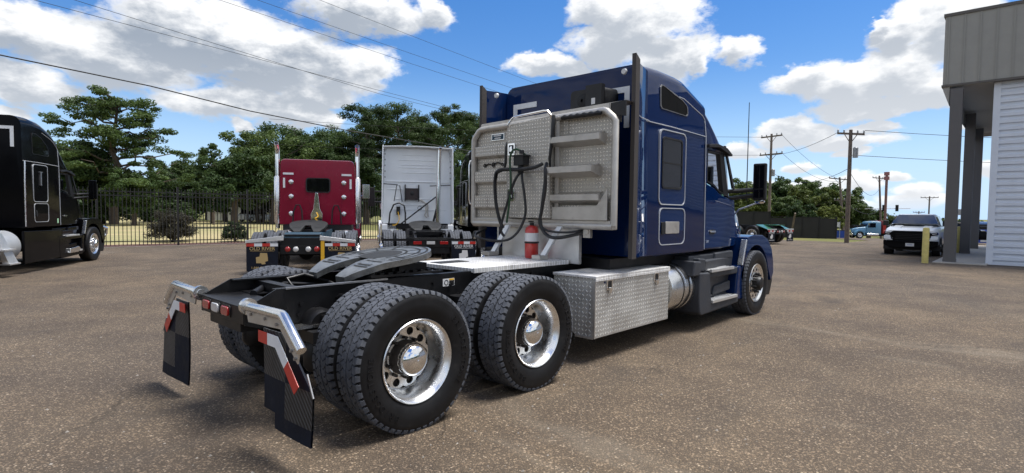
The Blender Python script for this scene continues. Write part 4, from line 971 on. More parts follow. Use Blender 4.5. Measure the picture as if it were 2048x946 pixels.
hose('black_hose', [(X-.10, -.25, 2.10), (Xh-.03, -.28, 1.8), (Xh-.03, -.25, 1.5), (Xh-.02, -.32, 1.38), (Xh+.02, -.6, 1.36), (X+.1, -.72, 1.40)], .013, M_hose_k)
mb = MB(); mb.box(X+.01, X+.06, -.80, -.70, 1.30, 1.42); mb.cyl((X, -.75, 1.37), (X+.02, -.75, 1.37), .035, n=14); mb.build('hose_bracket', M_dull, rk, .006)
# feet of the rack
for yt, yb in ((.40, .60), (-.42, -.22)):
    mb = MB(); mb.loft([[(2.60, yt-.035, 1.42), (2.60, yt+.035, 1.42), (2.64, yt+.035, 1.42), (2.64, yt-.035, 1.42)], [(2.50, yb-.035, 1.03), (2.50, yb+.035, 1.03), (2.54, yb+.035, 1.03), (2.54, yb-.035, 1.03)]], sm=False); mb.build('strut', M_alubr, rk)
    mb = MB(); mb.box(2.42, 2.58, yb-.06, yb+.06, 1.032, 1.085); mb.build('strut_foot', M_dull, rk, .004)
mb = MB(); mb.box(2.74, 2.79, -.60, .02, .99, 1.42); mb.box(2.74, 2.79, .02, .62, 1.02, 1.42); mb.build('lower_panel', M_alubr, rk)
mb = MB(); mb.tube([(2.70, .66, 1.03), (2.70, .66, 1.42)], .012, 6); mb.build('support_rod', M_alubr, rk)
# bunk cooler on the sleeper's back
mb = MB(); mb.loft([rrect(2.96, .24, 2.76, 3.03, .05, 4), rrect(3.25, .24, 2.74, 3.05, .05, 4)]); cl = mb.build('bunk_cooler', M_plasb, T); cl.location = (0, -.52, 0)
mb = MB(); mb.lathe([(.075, 2.955), (.075, 2.945), (.02, 2.94)], (0, .06, 2.90), 'x', 20); mb.build('fan_grille', M_frame, cl)
mb = MB(); mb.box(2.90, 2.97, -.24, -.02, 2.78, 3.055); mb.build('cooler_bracket', M_plasb, cl); mb = MB(); mb.box(2.895, 2.902, -.155, -.105, 2.83, 2.90); mb.build('cooler_label', M_label, cl)
# antenna, badge, frame clutter under the cab
mb = MB(); mb.tube([(6.20, -1.20, 1.80), (6.20, -1.20, 3.28)], [.008, .005], 6); mb.build('antenna', M_wire, T)
mb = MB(); mb.text('T680', .05, Matrix.Translation((5.10, -1.0785, 1.20)) @ Matrix.Rotation(pi/2, 4, 'X'), .003, 0, .01); mb.build('badge', M_chrome, T)
mb = MB(); mb.box(2.85, 6.9, -.40, .40, .45, .98); mb.box(3.0, 5.2, -.85, .85, .93, 1.05); mb.cyl((2.3, .1, .55), (3.2, .1, .6), .09, n=12); mb.build('drivetrain', M_frame, T)
mb = MB(); mb.cyl((6.65, -.95, .50), (6.65, .95, .50), .06, n=12); mb.build('steer_axle', M_frame, T)

# fire extinguisher standing on the deck
fx = thing('fire_extinguisher', 'red fire extinguisher with white label under the aluminium headache rack', 'fire extinguisher', (2.58, -.02, 1.035))
mb = MB(); mb.lathe([(.001, 0), (.075, 0), (.082, .01), (.082, .33), (.07, .365), (.04, .385), (.025, .39)], n=28, axis='z'); mb.build('cylinder', M_extred, fx)
mb = MB(); mb.lathe([(.025, .385), (.028, .42), (.012, .425)], n=14, axis='z'); mb.box(-.05, .02, -.012, .012, .43, .445); mb.box(-.06, .02, -.012, .012, .46, .472); mb.build('valve', M_plasb, fx)
mb = MB(); mb.lathe([(.0835, .20), (.0835, .30)], n=28, axis='z'); mb.build('label_band', M_label, fx)
mb = MB(); mb.lathe([(.084, .175), (.088, .178), (.088, .195), (.084, .197)], n=28, axis='z'); mb.build('clamp_strap', M_plasb, fx)

# ================================================================== trucks parked behind
HD = R(57.5); hx = Vector((math.cos(HD), math.sin(HD), 0)); rx = Vector((hx.y, -hx.x, 0))
HB = R(60); hb_ = Vector((math.cos(HB), math.sin(HB), 0)); bk = Vector((1.12, 15.82, 0)) + Vector((hb_.y, -hb_.x, 0))*-1.24 - hb_*6.65
B = kw_truck('semi_truck', 'black sleeper tractor parked at the left edge by the iron fence', M_black, 'high', bk, HB, 'sleeper tractors parked in the lot')
t = fuel_tank(B, -1, 1.2, 2.95, .36, .80, .66, mat('silver_tank_paint', (.46, .48, .50), .4, .3, 0, .08, 4), False)
mb = MB(); mb.prism([(2.98, .24), (5.95, .28), (5.5, .40), (4.9, .74), (4.6, .98), (2.98, 1.0)], 'xz', -1.195, -1.14); mb.build('side_skirt', M_black, B, .01)
mb = MB(); mb.loft([[(2.0, -1.12, .98), (2.25, -1.12, .98), (2.25, -1.06, .98), (2.0, -1.06, .98)], [(2.25, -1.24, .30), (2.62, -1.24, .30), (2.62, -1.12, .30), (2.25, -1.12, .30)]], sm=False); mb.box(2.05, 2.5, -1.26, -1.1, .60, .63); mb.box(2.2, 2.62, -1.28, -1.1, .28, .31); mb.build('tank_step', M_alubr, B)
mb = MB(); mb.prism([(5.05, .34), (5.55, .34), (5.72, .42), (5.60, .50), (5.10, .46)], 'xz', -1.26, -1.19); mb.build('chrome_step', M_chrome, B, .01)
mb = MB(); mb.tube([(3.27, -1.10, 1.1), (3.27, -1.10, 2.2), (3.29, -1.10, 2.65)], .016, 6); mb.build('sleeper_edge', M_alu, B)
mb = MB(); mb.box(3.98, 4.03, -1.11, -1.08, 2.1, 2.42); mb.box(3.93, 4.08, -1.11, -1.08, 2.42, 2.44); mb.build('hatch_mark', M_steel, B)
mb = MB(); mb.box(4.80, 4.87, -1.094, -1.089, 1.15, 1.27); mb.build('sticker', mat('pale_green_print', (.35, .6, .38), .5), B)
mb = MB(); mb.tube([(7.72, -.9, .62), (7.95, -1.0, .64), (8.02, -1.05, .75), (7.98, -1.08, .92), (7.80, -1.0, .98)], .05, 10); mb.build('bumper_guard', M_chrome, B)
fourth = Vector((-2.42, -4.36, 0)) + Vector((math.cos(R(44.4)), math.sin(R(44.4)), 0))*19.2 - hx*3.25
kw_truck('semi_truck', 'dark sleeper tractor glimpsed between the white truck and the headache rack', M_black, 'high', fourth, HD, 'sleeper tractors parked in the lot')

def logo_flap(root, x, y0, y1, z0, z1, pm, hm, lines, emblem=True, tape=True):
    """mud flap with printed words and a state outline"""
    a = MB(); a.box(x-.006, x+.006, y0, y1, z0, z1); f = a.build('mud_flap', M_flap, root)
    w_ = y1-y0; yc = (y0+y1)/2; h = z1-z0
    def Mx(z): return Matrix.Translation((x-.0075, yc, z)) @ Matrix.Rotation(-pi/2, 4, 'Z') @ Matrix.Rotation(pi/2, 4, 'X')
    a = MB(); a.text('OLD RIVER', w_*.165, Mx(z1-h*.20), .002, 0, .012); a.box(x-.0085, x-.0065, yc-w_*.38, yc+w_*.38, z1-h*.285, z1-h*.275)
    a.text('1-844-OLDRIVR', w_*.105, Mx(z0+h*.13), .002, 0, .006); tag(a.build('flap_lettering', pm, f), kind='stuff')
    if emblem:
        s_ = w_*.19; E_ = [(-1, -.85), (-.2, -.85), (-.1, -1.05), (.55, -1.0), (.45, -.6), (.95, -.45), (.9, .2), (.8, .95), (-.35, 1.0), (-.45, .35), (-1.05, .2)]
        a = MB(); a.prism([(yc-u*s_, z1-h*.54+v_*s_*1.0) for u, v_ in E_], 'yz', x-.0085, x-.0065); a.build('flap_emblem', pm, f)
    if tape:
        n = 4
        for i in range(n):
            a = MB(); a.box(x-.011, x-.0065, y0+w_*i/n, y0+w_*(i+1)/n, z1-.075, z1-.005); a.build('red_tape' if i % 2 == (0 if y0 < 0 else 1) else 'white_tape', M_refr if i % 2 == (0 if y0 < 0 else 1) else M_refw, f)
    return f

# ---- maroon long-nose tractor, seen from behind
dRed = Vector((math.cos(R(63.8)), math.sin(R(63.8)), 0)); pr_ = Vector((-2.42, -4.36, 0))+dRed*13.9 + hx*.95
Rd = thing('semi_truck', 'maroon sleeper tractor with twin chrome stacks and gold lettered mud flaps', 'truck', pr_, HD, 'sleeper tractors parked in the lot')
tandem(Rd, 0, 1.32, True, False, False)
for sg in (1, -1):
    r = rail_mesh(-.8, .74, 1.0, 7.2).build('frame_rail', M_teal, Rd)
    if sg < 0: r.scale = (1, -1, 1)
    wheel(Rd, 6.9, sg*1.05, 'out', sg > 0, ME_hub_chr, False)
mb = MB(); mb.loft([rrect(x, h, 1.13, z, .13, 6, h-.03) for x, h, z in ((3.30, 1.06, 3.06), (3.303, 1.10, 3.10), (3.40, 1.11, 3.12), (4.6, 1.11, 3.12), (5.0, 1.08, 3.05))]); s_ = mb.build('sleeper', M_red, Rd, angle=30)
mb = MB(); mb.prism(rpoly(-.34, .32, 2.14, 2.53, .06), 'yz', 3.28, 3.34); wn = mb.build('rear_window', M_dglass, s_)
mb = MB(); frame(mb, rpoly(-.37, .35, 2.11, 2.56, .08), 'yz', 3.275, 3.32, .03); mb.build('window_seal', M_plasb, wn)
for sg in (1, -1):
    for z in (2.42, 1.98, 1.46):
        mb = MB(); mb.lathe([(.001, 3.275), (.05, 3.277), (.07, 3.285), (.075, 3.305)], (0, sg*.77, z), 'x', 20, flip=True); lp = mb.build('round_lamp', M_chrome, s_)
        mb = MB(); mb.lathe([(.001, 3.262), (.03, 3.266), (.045, 3.278)], (0, sg*.77, z), 'x', 16, flip=True); mb.build('lens', M_lens_c, lp)
    mb = MB(); mb.box(3.290, 3.304, min(sg*.70, sg*1.0), max(sg*.70, sg*1.0), 2.64, 2.70); mb.build('reflective_tape', M_refw, s_); mb = MB(); mb.box(3.290, 3.304, min(sg*.94, sg*1.0), max(sg*.94, sg*1.0), 2.24, 2.54); mb.build('reflective_tape', M_refw, s_)
    mb = MB(); mb.tube([(3.05, sg*.70, 1.15), (3.05, sg*.68, 1.5), (3.05, sg*.60, 1.72), (3.05, sg*.50, 1.72), (3.05, sg*.44, 1.55), (3.05, sg*.42, 1.15)], .022, 8); mb.build('grab_loop', M_hose_k, Rd)
    mb = MB(); mb.tube([(3.42, sg*1.17, 1.0), (3.42, sg*1.17, 3.25), (3.42, sg*1.17, 3.36), (3.35, sg*1.17, 3.48), (3.20, sg*1.17, 3.56)], .065, 16); stk = mb.build('exhaust_stack', M_chrome, Rd)
    mb = MB(); mb.lathe([(.067, 1.15), (.10, 1.2), (.10, 2.55), (.067, 2.6)], (3.42, sg*1.17, 0), 'z', 20); mb.build('heat_shield', M_alu, stk)
    mb = MB(); mb.lathe([(.001, .0), (.055, .0)], (0, 0, 0), 'z', 16); c_ = mb.build('pipe_mouth', M_frame, stk); c_.location = (3.194, sg*1.17, 3.566); c_.rotation_euler = (0, R(-62), 0)
    # hanger with tapered bright bar, lettered flap
    mb = MB(); mb.prism([(sg*.40, .86), (sg*1.22, .80), (sg*1.22, .86), (sg*.40, .97)], 'yz', -.99, -.95); hg = mb.build('flap_hanger', M_alubr, Rd, .006)
    y0, y1 = (.52, 1.20) if sg > 0 else (-1.20, -.52)
    logo_flap(Rd, -.97, y0, y1, .14, .795, M_gold, M_alubr, 1)
    mb = MB(); mb.box(5.6, 6.0, min(sg*1.0, sg*1.1), max(sg*1.0, sg*1.1), 1.2, 2.0); mb.build('cowl', M_red, Rd)
    mb = MB(); mb.box(5.72, 5.8, min(sg*1.30, sg*1.55), max(sg*1.30, sg*1.55), 2.0, 2.5); mb.tube([(5.76, sg*1.0, 2.05), (5.76, sg*1.32, 2.1)], .02); mb.build('mirror', M_chrome, Rd, .02)
    mb = MB(); mb.loft([[(6.35+.62*math.cos(a), sg*yy, .55+.62*math.sin(a)) for a in np.linspace(R(5), R(175), 12)] for yy in (.75, 1.22)], cap=False, closed=False); mb.build('fender', M_red, Rd)
mb = MB(); mb.box(-.82, -.76, -.47, .47, .70, .90); mb.box(-.80, -.3, -.41, .41, .94, .99); mb.box(-.84, -.80, -.50, .50, .52, .72); xm = mb.build('rear_crossmember', M_frame, Rd, .006)
mb = MB(); mb.box(-.60, .0, -.41, .41, .995, 1.015); mb.prism([(-.81, .92), (-.76, .92), (-.62, 1.01), (-.66, 1.03)], 'xz', -.41, .41); mb.build('rear_deck', M_teal, xm)
for y, m, nm in ((.33, M_lens_r, 'tail_light'), (.15, M_lens_c, 'reverse_light'), (-.13, M_lens_c, 'reverse_light'), (-.32, M_lens_r, 'tail_light')):
    mb = MB(); mb.lathe([(.001, -.86), (.045, -.858), (.062, -.845), (.066, -.83)], (0, y, .64), 'x', 20, flip=True); mb.build(nm, m, xm)
mb = MB(); mb.box(-.98, -.90, -.50, -.42, .30, .84); mb.build('load_bar', M_yelsign, Rd, .006)
fw2 = fifth_wheel(Rd, .62, 1.21, 12, M_greased)
mb = MB(); mb.loft([[(3.1, y_*q+.02, z) for y_ in (1, -1)] + [(3.16, -y_*q+.02, z) for y_ in (1, -1)] for q, z in ((.16, 1.2), (.17, 1.45), (.09, 1.62), (.07, 1.85), (.04, 2.1))], sm=False); mb.build('chrome_shroud', M_chrome, Rd, .01)
hose('air_line', [(3.0, .02, 1.5), (2.95, -.03, 1.38), (2.9, .05, 1.32), (2.95, .0, 1.25)], .014, M_yelsign, Rd)
mb = MB(); mb.box(3.2, 5.0, -1.0, 1.0, .95, 1.12); mb.box(2.2, 7.2, -.40, .40, .5, 1.0); mb.build('chassis', M_frame, Rd)
mb = MB(); mb.loft([rrect(x, h, 1.1, z, .1, 4, h-.05) for x, h, z in ((5.0, .98, 2.85), (5.6, .97, 2.80), (5.95, .93, 1.95), (6.05, .85, 1.90), (7.9, .55, 1.62))]); mb.build('cab', M_red, Rd)
for sg in (1, -1): fuel_tank(Rd, sg, 2.7, 5.3, .31, .84, .66, M_alu, False)

# ---- white high-roof tractor
dW = Vector((math.cos(R(52.7)), math.sin(R(52.7)), 0)); pw = Vector((-2.42, -4.36, 0))+dW*19.0 - hx*3.25
Wt = thing('semi_truck', 'white high-roof sleeper tractor with one exhaust stack behind its cab', 'truck', pw, HD, 'sleeper tractors parked in the lot')
tandem(Wt, 0, 1.32, True, False, False)
for sg in (1, -1):
    r = rail_mesh(-.9, .74, 1.0, 7.2).build('frame_rail', M_frame, Wt)
    if sg < 0: r.scale = (1, -1, 1)
    wheel(Wt, 6.65, sg*1.07, 'out', sg > 0, ME_hub_chr, False)
mb = MB(); mb.loft([rrect(x, h, 1.15, z, .16, 6, h-.06) for x, h, z in ((3.31, 1.14, 3.66), (3.35, 1.17, 3.70), (4.6, 1.17, 3.72), (5.2, 1.14, 3.45), (5.8, 1.08, 2.75), (6.1, 1.0, 2.0))]); s_ = mb.build('sleeper', M_white, Wt, angle=30)
mb = MB()
for sg in (1, -1):
    mb.loft([[(3.02, sg*1.20, 1.2), (3.02, sg*1.165, 3.72), (3.02, sg*1.13, 3.74), (3.02, sg*1.175, 1.2)], [(3.40, sg*1.175, 1.2), (3.40, sg*1.12, 3.70), (3.40, sg*1.09, 3.70), (3.40, sg*1.145, 1.2)]], sm=False)
mb.loft([[(3.02, y_, 3.70+.04*(1-(y_/1.16)**2)) for y_ in np.linspace(-1.16, 1.16, 9)] + [(3.02, y_, 3.675+.04*(1-(y_/1.16)**2)) for y_ in np.linspace(1.16, -1.16, 9)], [(3.42, y_, 3.68+.04*(1-(y_/1.16)**2)) for y_ in np.linspace(-1.16, 1.16, 9)] + [(3.42, y_, 3.65+.04*(1-(y_/1.16)**2)) for y_ in np.linspace(1.16, -1.16, 9)]], sm=False)
mb.build('side_extender', M_white, s_)
mb = MB()
for z, y0, y1 in ((3.45, -.5, .5), (3.28, -.62, .62), (3.12, -.62, .55), (3.03, -.55, .62), (2.86, -.7, .5), (1.98, -.75, .72), (1.62, -1.0, .9), (1.78, -.3, .7), (2.30, .2, 1.0)): mb = MB(); mb.box(3.295, 3.33, y0, y1, z-.010, z+.010); mb.build('pressed_rib', M_white, s_, .008)
mb = MB(); mb.box(3.285, 3.33, -1.08, 1.06, 2.545, 2.575); mb.build('pressed_rib', M_white, s_, .008)
mb = MB()
for sg in (1, -1):
    for i in range(5): mb.box(3.05, 3.10, sg*1.08-.02, sg*1.08+.02, 3.42-i*.19, 3.47-i*.19)
tag(mb.build('fairing_clip', M_steel, s_), kind='stuff')
mb = MB(); mb.box(3.20, 3.31, -.02, .40, 1.96, 2.34); un_ = mb.build('equipment_box', mat('dark_brown_box', (.025, .016, .016), .5), s_)
mb = MB(); mb.box(3.16, 3.30, .40, .43, 1.9, 2.46); mb.box(3.16, 3.30, -.05, -.02, 1.9, 2.46); mb.build('box_bracket', M_plasb, un_)
mb = MB(); mb.lathe([(.001, 3.192), (.05, 3.194), (.07, 3.199)], (0, .19, 2.17), 'x', 16, flip=True); mb.build('box_fan', M_plasb, un_)
for pts in ([(3.24, -.02, 1.98), (3.24, -.2, 1.88), (3.24, -.28, 1.8), (3.24, -.28, 1.55), (3.24, -.24, 1.45), (3.24, -.32, 1.36)], [(3.24, -.10, 1.98), (3.24, -.26, 1.85), (3.24, -.34, 1.78), (3.24, -.34, 1.5), (3.24, -.36, 1.38)]): hose('coolant_pipe', pts, .02, M_dull, Wt)
mb = MB(); mb.tube([(3.0, -.66, 1.0), (3.0, -.66, 1.9), (3.0, -.68, 2.5), (3.0, -.70, 3.6), (2.99, -.72, 3.66), (2.96, -.73, 3.70)], [.085, .085, .07, .065, .065, .06], 16); sk = mb.build('exhaust_stack', M_chrome, Wt)
mb = MB(); mb.lathe([(.001, 3.702), (.055, 3.702)], (2.955, -.73, 0), 'z', 14); mb.build('pipe_mouth', M_frame, sk)
mb = MB(); mb.prism([(-.52, 1.15), (-.45, 1.15), (-.60, 1.75), (-.60, 2.15), (-.64, 2.15), (-.64, 1.62)], 'yz', 2.96, 3.0); mb.build('stack_brace', M_frame, Wt); mb = MB(); mb.tube([(3.05, .62, 1.10), (3.05, -.62, 2.08)], .022); mb.build('stack_brace', M_frame, Wt)
mb = MB(); mb.tube([(3.0, .95, 1.15), (3.0, .92, 1.5), (3.0, .80, 1.78), (3.0, .62, 1.84), (3.0, .46, 1.75), (3.0, .42, 1.5), (3.0, .42, 1.15)], .026, 8); mb.build('hose_loop', M_hose_k, Wt)
for pts in ([(3.1, .78, 1.9), (3.1, .70, 2.42), (3.1, .60, 2.42), (3.1, .52, 1.88)], [(3.2, 1.12, 2.47), (3.1, .66, 2.44)], [(3.2, -1.1, 2.47), (3.2, -.4, 2.43)]): mb = MB(); mb.tube(pts, .014); mb.build('hanger_cord', M_hose_k, Wt)
hose('air_line', [(3.05, .66, 1.55), (3.0, .62, 1.3), (3.0, .72, 1.12), (3.0, .84, 1.10)], .014, M_yelsign, Wt)
mb = MB(); mb.box(3.18, 3.28, .58, .70, 1.45, 1.72); mb.build('gladhand_box', M_plasb, Wt)
mb = MB(); mb.tube([(3.22, -.28, 1.68+.09*math.sin(a)) if False else (3.30, -.08+.07*math.cos(a), 1.68+.07*math.sin(a)) for a in np.linspace(0, 2*pi, 16)], .01); mb.build('ring_mark', M_steel, Wt)
for sg in (1, -1):
    mb = MB(); mb.loft([[(6.65+.66*math.cos(a), sg*yy, .52+.68*math.sin(a)) for a in np.linspace(R(0), R(180), 14)] for yy in (.6, 1.17, 1.22)], cap=False, closed=False); mb.box(7.25, 7.75, min(sg*.5, sg*1.18), max(sg*.5, sg*1.18), .25, .75); mb.build('fender', M_white, Wt)
    mb = MB(); mb.box(6.0, 6.14, min(sg*1.38, sg*1.62), max(sg*1.38, sg*1.62), 1.75, 2.45); mb.tube([(6.07, sg*1.0, 2.3), (6.07, sg*1.4, 2.3)], .03); mb.tube([(6.07, sg*1.0, 1.9), (6.07, sg*1.4, 1.9)], .03); mb.build('mirror', M_plasb, Wt, .03)
    mb = MB(); mb.box(3.0, 6.0, min(sg*.7, sg*1.19), max(sg*.7, sg*1.19), .28, 1.13); mb.build('side_skirt', M_white, Wt, .03)
    mb = MB(); mb.tube([(7.0, sg*.9, 1.2), (7.0, sg*1.05, 1.75)], .015); mb.box(6.95, 7.05, sg*1.08-.09, sg*1.08+.09, 1.65, 1.95); mb.build('hood_mirror', M_chrome, Wt, .02)
mb = MB(); mb.loft([rrect(x, h, 1.0, z, .15, 5, h-.12) for x, h, z in ((6.0, 1.02, 1.95), (6.6, .95, 1.85), (7.3, .85, 1.6), (7.7, .75, 1.25))]); mb.build('hood', M_white, Wt)
mb = MB(); mb.box(-.95, -.88, -.55, .55, .62, .84); mb.prism([(-.93, .84), (-.88, .84), (-.45, 1.0), (-.5, 1.03)], 'xz', .36, .43); mb.prism([(-.93, .84), (-.88, .84), (-.45, 1.0), (-.5, 1.03)], 'xz', -.43, -.36); mb.box(-.93, -.86, -.62, .62, .82, .87); mb.box(-.52, -.44, -.45, .45, .97, 1.03); mb.box(-.93, -.88, -.5, .5, .45, .62); xm = mb.build('rear_crossmember', M_frame, Wt, .006)
for y, m, nm in ((.35, M_lens_r, 'tail_light'), (0., M_lens_c, 'plate_lamp'), (-.35, M_lens_r, 'tail_light')):
    mb = MB(); mb.box(-.965, -.95, y-.11, y+.11, .70, .78); mb.build(nm, m, xm, .005)
for sg in (1, -1):
    mb = MB(); mb.box(-.96, -.93, min(sg*.45, sg*1.24), max(sg*.45, sg*1.24), .79, .85); mb.build('flap_hanger', M_frame, Wt)
logo_flap(Wt, -.97, -1.20, -.56, .12, .78, M_wprint, M_frame, 1)
fifth_wheel(Wt, .66, 1.20, 12, M_greased)
mb = MB(); mb.box(3.0, 6.0, -1.0, 1.0, .98, 1.16); mb.box(2.2, 7.2, -.40, .40, .5, 1.0); mb.box(.0, 1.0, -.5, .5, .9, 1.04); mb.build('chassis', M_frame, Wt)

# ---- green tractor beyond the blue hood
Gt = kw_truck('semi_truck', 'green tractor whose rear deck shows beyond the blue fender', M_green, 'mid', (30.2, 6.55, 0), R(76), 'sleeper tractors parked in the lot')
mb = MB(); mb.box(-.92, -.2, -.44, .44, 1.02, 1.06); mb.prism([(-.92, .80), (-.86, .80), (-.2, 1.02), (-.2, 1.06)], 'xz', -1.1, -.44); mb.prism([(-.92, .80), (-.86, .80), (-.2, 1.02), (-.2, 1.06)], 'xz', .44, 1.1); mb.build('rear_deck', M_green, Gt)
for sg in (1, -1):
    logo_flap(Gt, -.99, *((.56, 1.2) if sg > 0 else (-1.2, -.56)), .14, .76, M_wprint, M_frame, 1)
    mb = MB(); mb.box(-1.0, -.95, min(sg*.42, sg*1.22), max(sg*.42, sg*1.22), .78, .84); mb.build('flap_hanger', M_alubr, Gt)
mb = MB(); mb.box(-.98, -.9, -.45, .45, .55, .84); xm = mb.build('rear_crossmember', M_frame, Gt)
for y in (.3, .12, -.12, -.3):
    mb = MB(); mb.lathe([(.001, -1.0), (.05, -.995), (.06, -.98)], (0, y, .68), 'x', 14, flip=True); mb.build('tail_light', M_lens_r if abs(y) > .2 else M_lens_c, xm)

# ================================================================== pickup, wrecker, far vehicles
M_grl = mat('grille_black', (.003, .003, .0035), .5, spec=.1)
PK = thing('pickup_truck', 'white pickup with black grille parked facing the camera by the yellow bollard', 'pickup', (26.0, -.83, -.12), R(181.5), scale=.93)
# local: x forward, front axle at x=0 ; nose at +.95
mb = MB(); st_ = []
for x, h, z1, z0 in ((-4.55, .96, 1.42, .62), (-2.25, .99, 1.42, .62), (-1.0, 1.0, 1.42, .55), (-.3, 1.0, 1.40, .62), (.35, .99, 1.36, .62), (.80, .96, 1.31, .62), (.93, .90, 1.23, .66)):
    st_.append(rrect(x, h, z0, z1, .13, 5, h-.03))
mb.loft(st_); body = mb.build('body', M_white, PK, angle=35)
mb = MB(); mb.loft([rrect(x, h, 1.38, z, .12, 5, ht) for x, h, z, ht in ((-2.45, .93, 1.86, .72), (-2.2, .93, 1.95, .74), (-1.3, .93, 1.97, .74), (-.95, .93, 1.93, .73), (-.40, .93, 1.50, .90))]); cb = mb.build('cab', M_white, PK, angle=35)
mb = MB(); V = [(-.93, -.66, 1.895), (-.93, .66, 1.895), (-.42, .86, 1.50), (-.42, -.86, 1.50)]; mb.add([(x+.035, y, z+.03) for x, y, z in V], [(0, 1, 2, 3)]); mb.build('windscreen', mat('reflective_glass', (.005, .006, .007), .03, 0, 1., spec=1.), cb)
for sg in (1, -1):
    mb = MB(); mb.add([(x, sg*y, z) for x, y, z in ((-2.3, .955, 1.46), (-.6, .955, 1.46), (-1.0, .78, 1.88), (-2.2, .78, 1.88))], [(0, 1, 2, 3)]); mb.build('side_window', M_dglass, cb)
    mb = MB(); mb.box(-.62, -.50, min(sg*1.0, sg*1.22), max(sg*1.0, sg*1.22), 1.42, 1.66); mb.build('mirror', M_plasb, cb, .04, 3)
    mb = MB(); mb.prism([(sg*.70, 1.13), (sg*.95, 1.18), (sg*.96, 1.05), (sg*.72, 1.01)], 'yz', .55, .95); hl = mb.build('headlight', M_dglass, body, .02)
    mb = MB(); mb.prism([(sg*.76, 1.11), (sg*.92, 1.14), (sg*.92, 1.10), (sg*.77, 1.07)], 'yz', .9, .956); mb.build('headlight_lens', M_lens_c, hl)
    mb = MB(); mb.prism([(sg*.60, .93), (sg*.97, 1.0), (sg*.98, .84), (sg*.78, .80), (sg*.62, .79)], 'yz', .35, .965); mb.build('bumper_cap', M_white, body, .03, 3)
    for x in (0, -3.6):
        t = inst('wheel', ME_rim_out, PK, (x, sg*.87, .42), pi if sg > 0 else 0, (.83, 1.1, .83)); inst('tyre', ME_tyre_plain, t); inst('hub_cover', ME_hub_blk, t)
        mb = MB(); mb.loft([[(x+.47*math.cos(a), sg*yy, .42+.49*math.sin(a)) for a in np.linspace(R(-5), R(185), 14)] for yy in (.7, 1.0, 1.03)], cap=False, closed=False); mb.loft([[(x+r_*math.cos(a), sg*1.03, .42+r_*1.04*math.sin(a)) for a in np.linspace(R(-5), R(185), 14)] for r_ in (.47, .54)], cap=False, closed=False); mb.build('wheel_arch', M_plasb, body)
mb = MB(); mb.prism([(-.73, .84), (-.72, 1.14), (-.62, 1.21), (.62, 1.21), (.72, 1.14), (.73, .84), (.60, .78), (-.60, .78)], 'yz', .80, .965); gr = mb.build('grille', M_grl, body, .02)
mb = MB()
for z in (.86, .93, 1.0, 1.07): mb = MB(); mb.box(.96, .975, -.54, .54, z-.012, z+.012); mb.build('grille_bar', M_frame, gr)
mb = MB(); mb.prism([(-.98, .79), (-.98, .60), (-.72, .46), (.72, .46), (.98, .60), (.98, .79)], 'yz', .62, 1.0); mb.box(.95, 1.03, -.85, .85, .70, .78); bp = mb.build('bumper', M_grl, PK, .03, 3)
mb = MB(); mb.box(1.03, 1.042, -.155, .155, .545, .68); pl = mb.build('number_plate', M_label, bp)
mb = MB(); mb.box(1.042, 1.044, -.09, .09, .60, .625); mb.build('plate_print', mat('plate_ink', (.25, .3, .45), .5), pl)
mb = MB(); mb.box(-.05, .65, -.42, -.36, 1.395, 1.41); mb.prism([(-.2, 1.40), (.45, 1.33), (.45, 1.36), (-.2, 1.44)], 'xz', .38, .70); mb.prism([(-.2, 1.40), (.45, 1.33), (.45, 1.36), (-.2, 1.44)], 'xz', -.70, -.38); mb.build('hood_bulge', M_white, body, .01)
mb = MB(); mb.box(-4.2, .6, -.7, .7, .35, .62); mb.build('chassis', M_frame, PK)

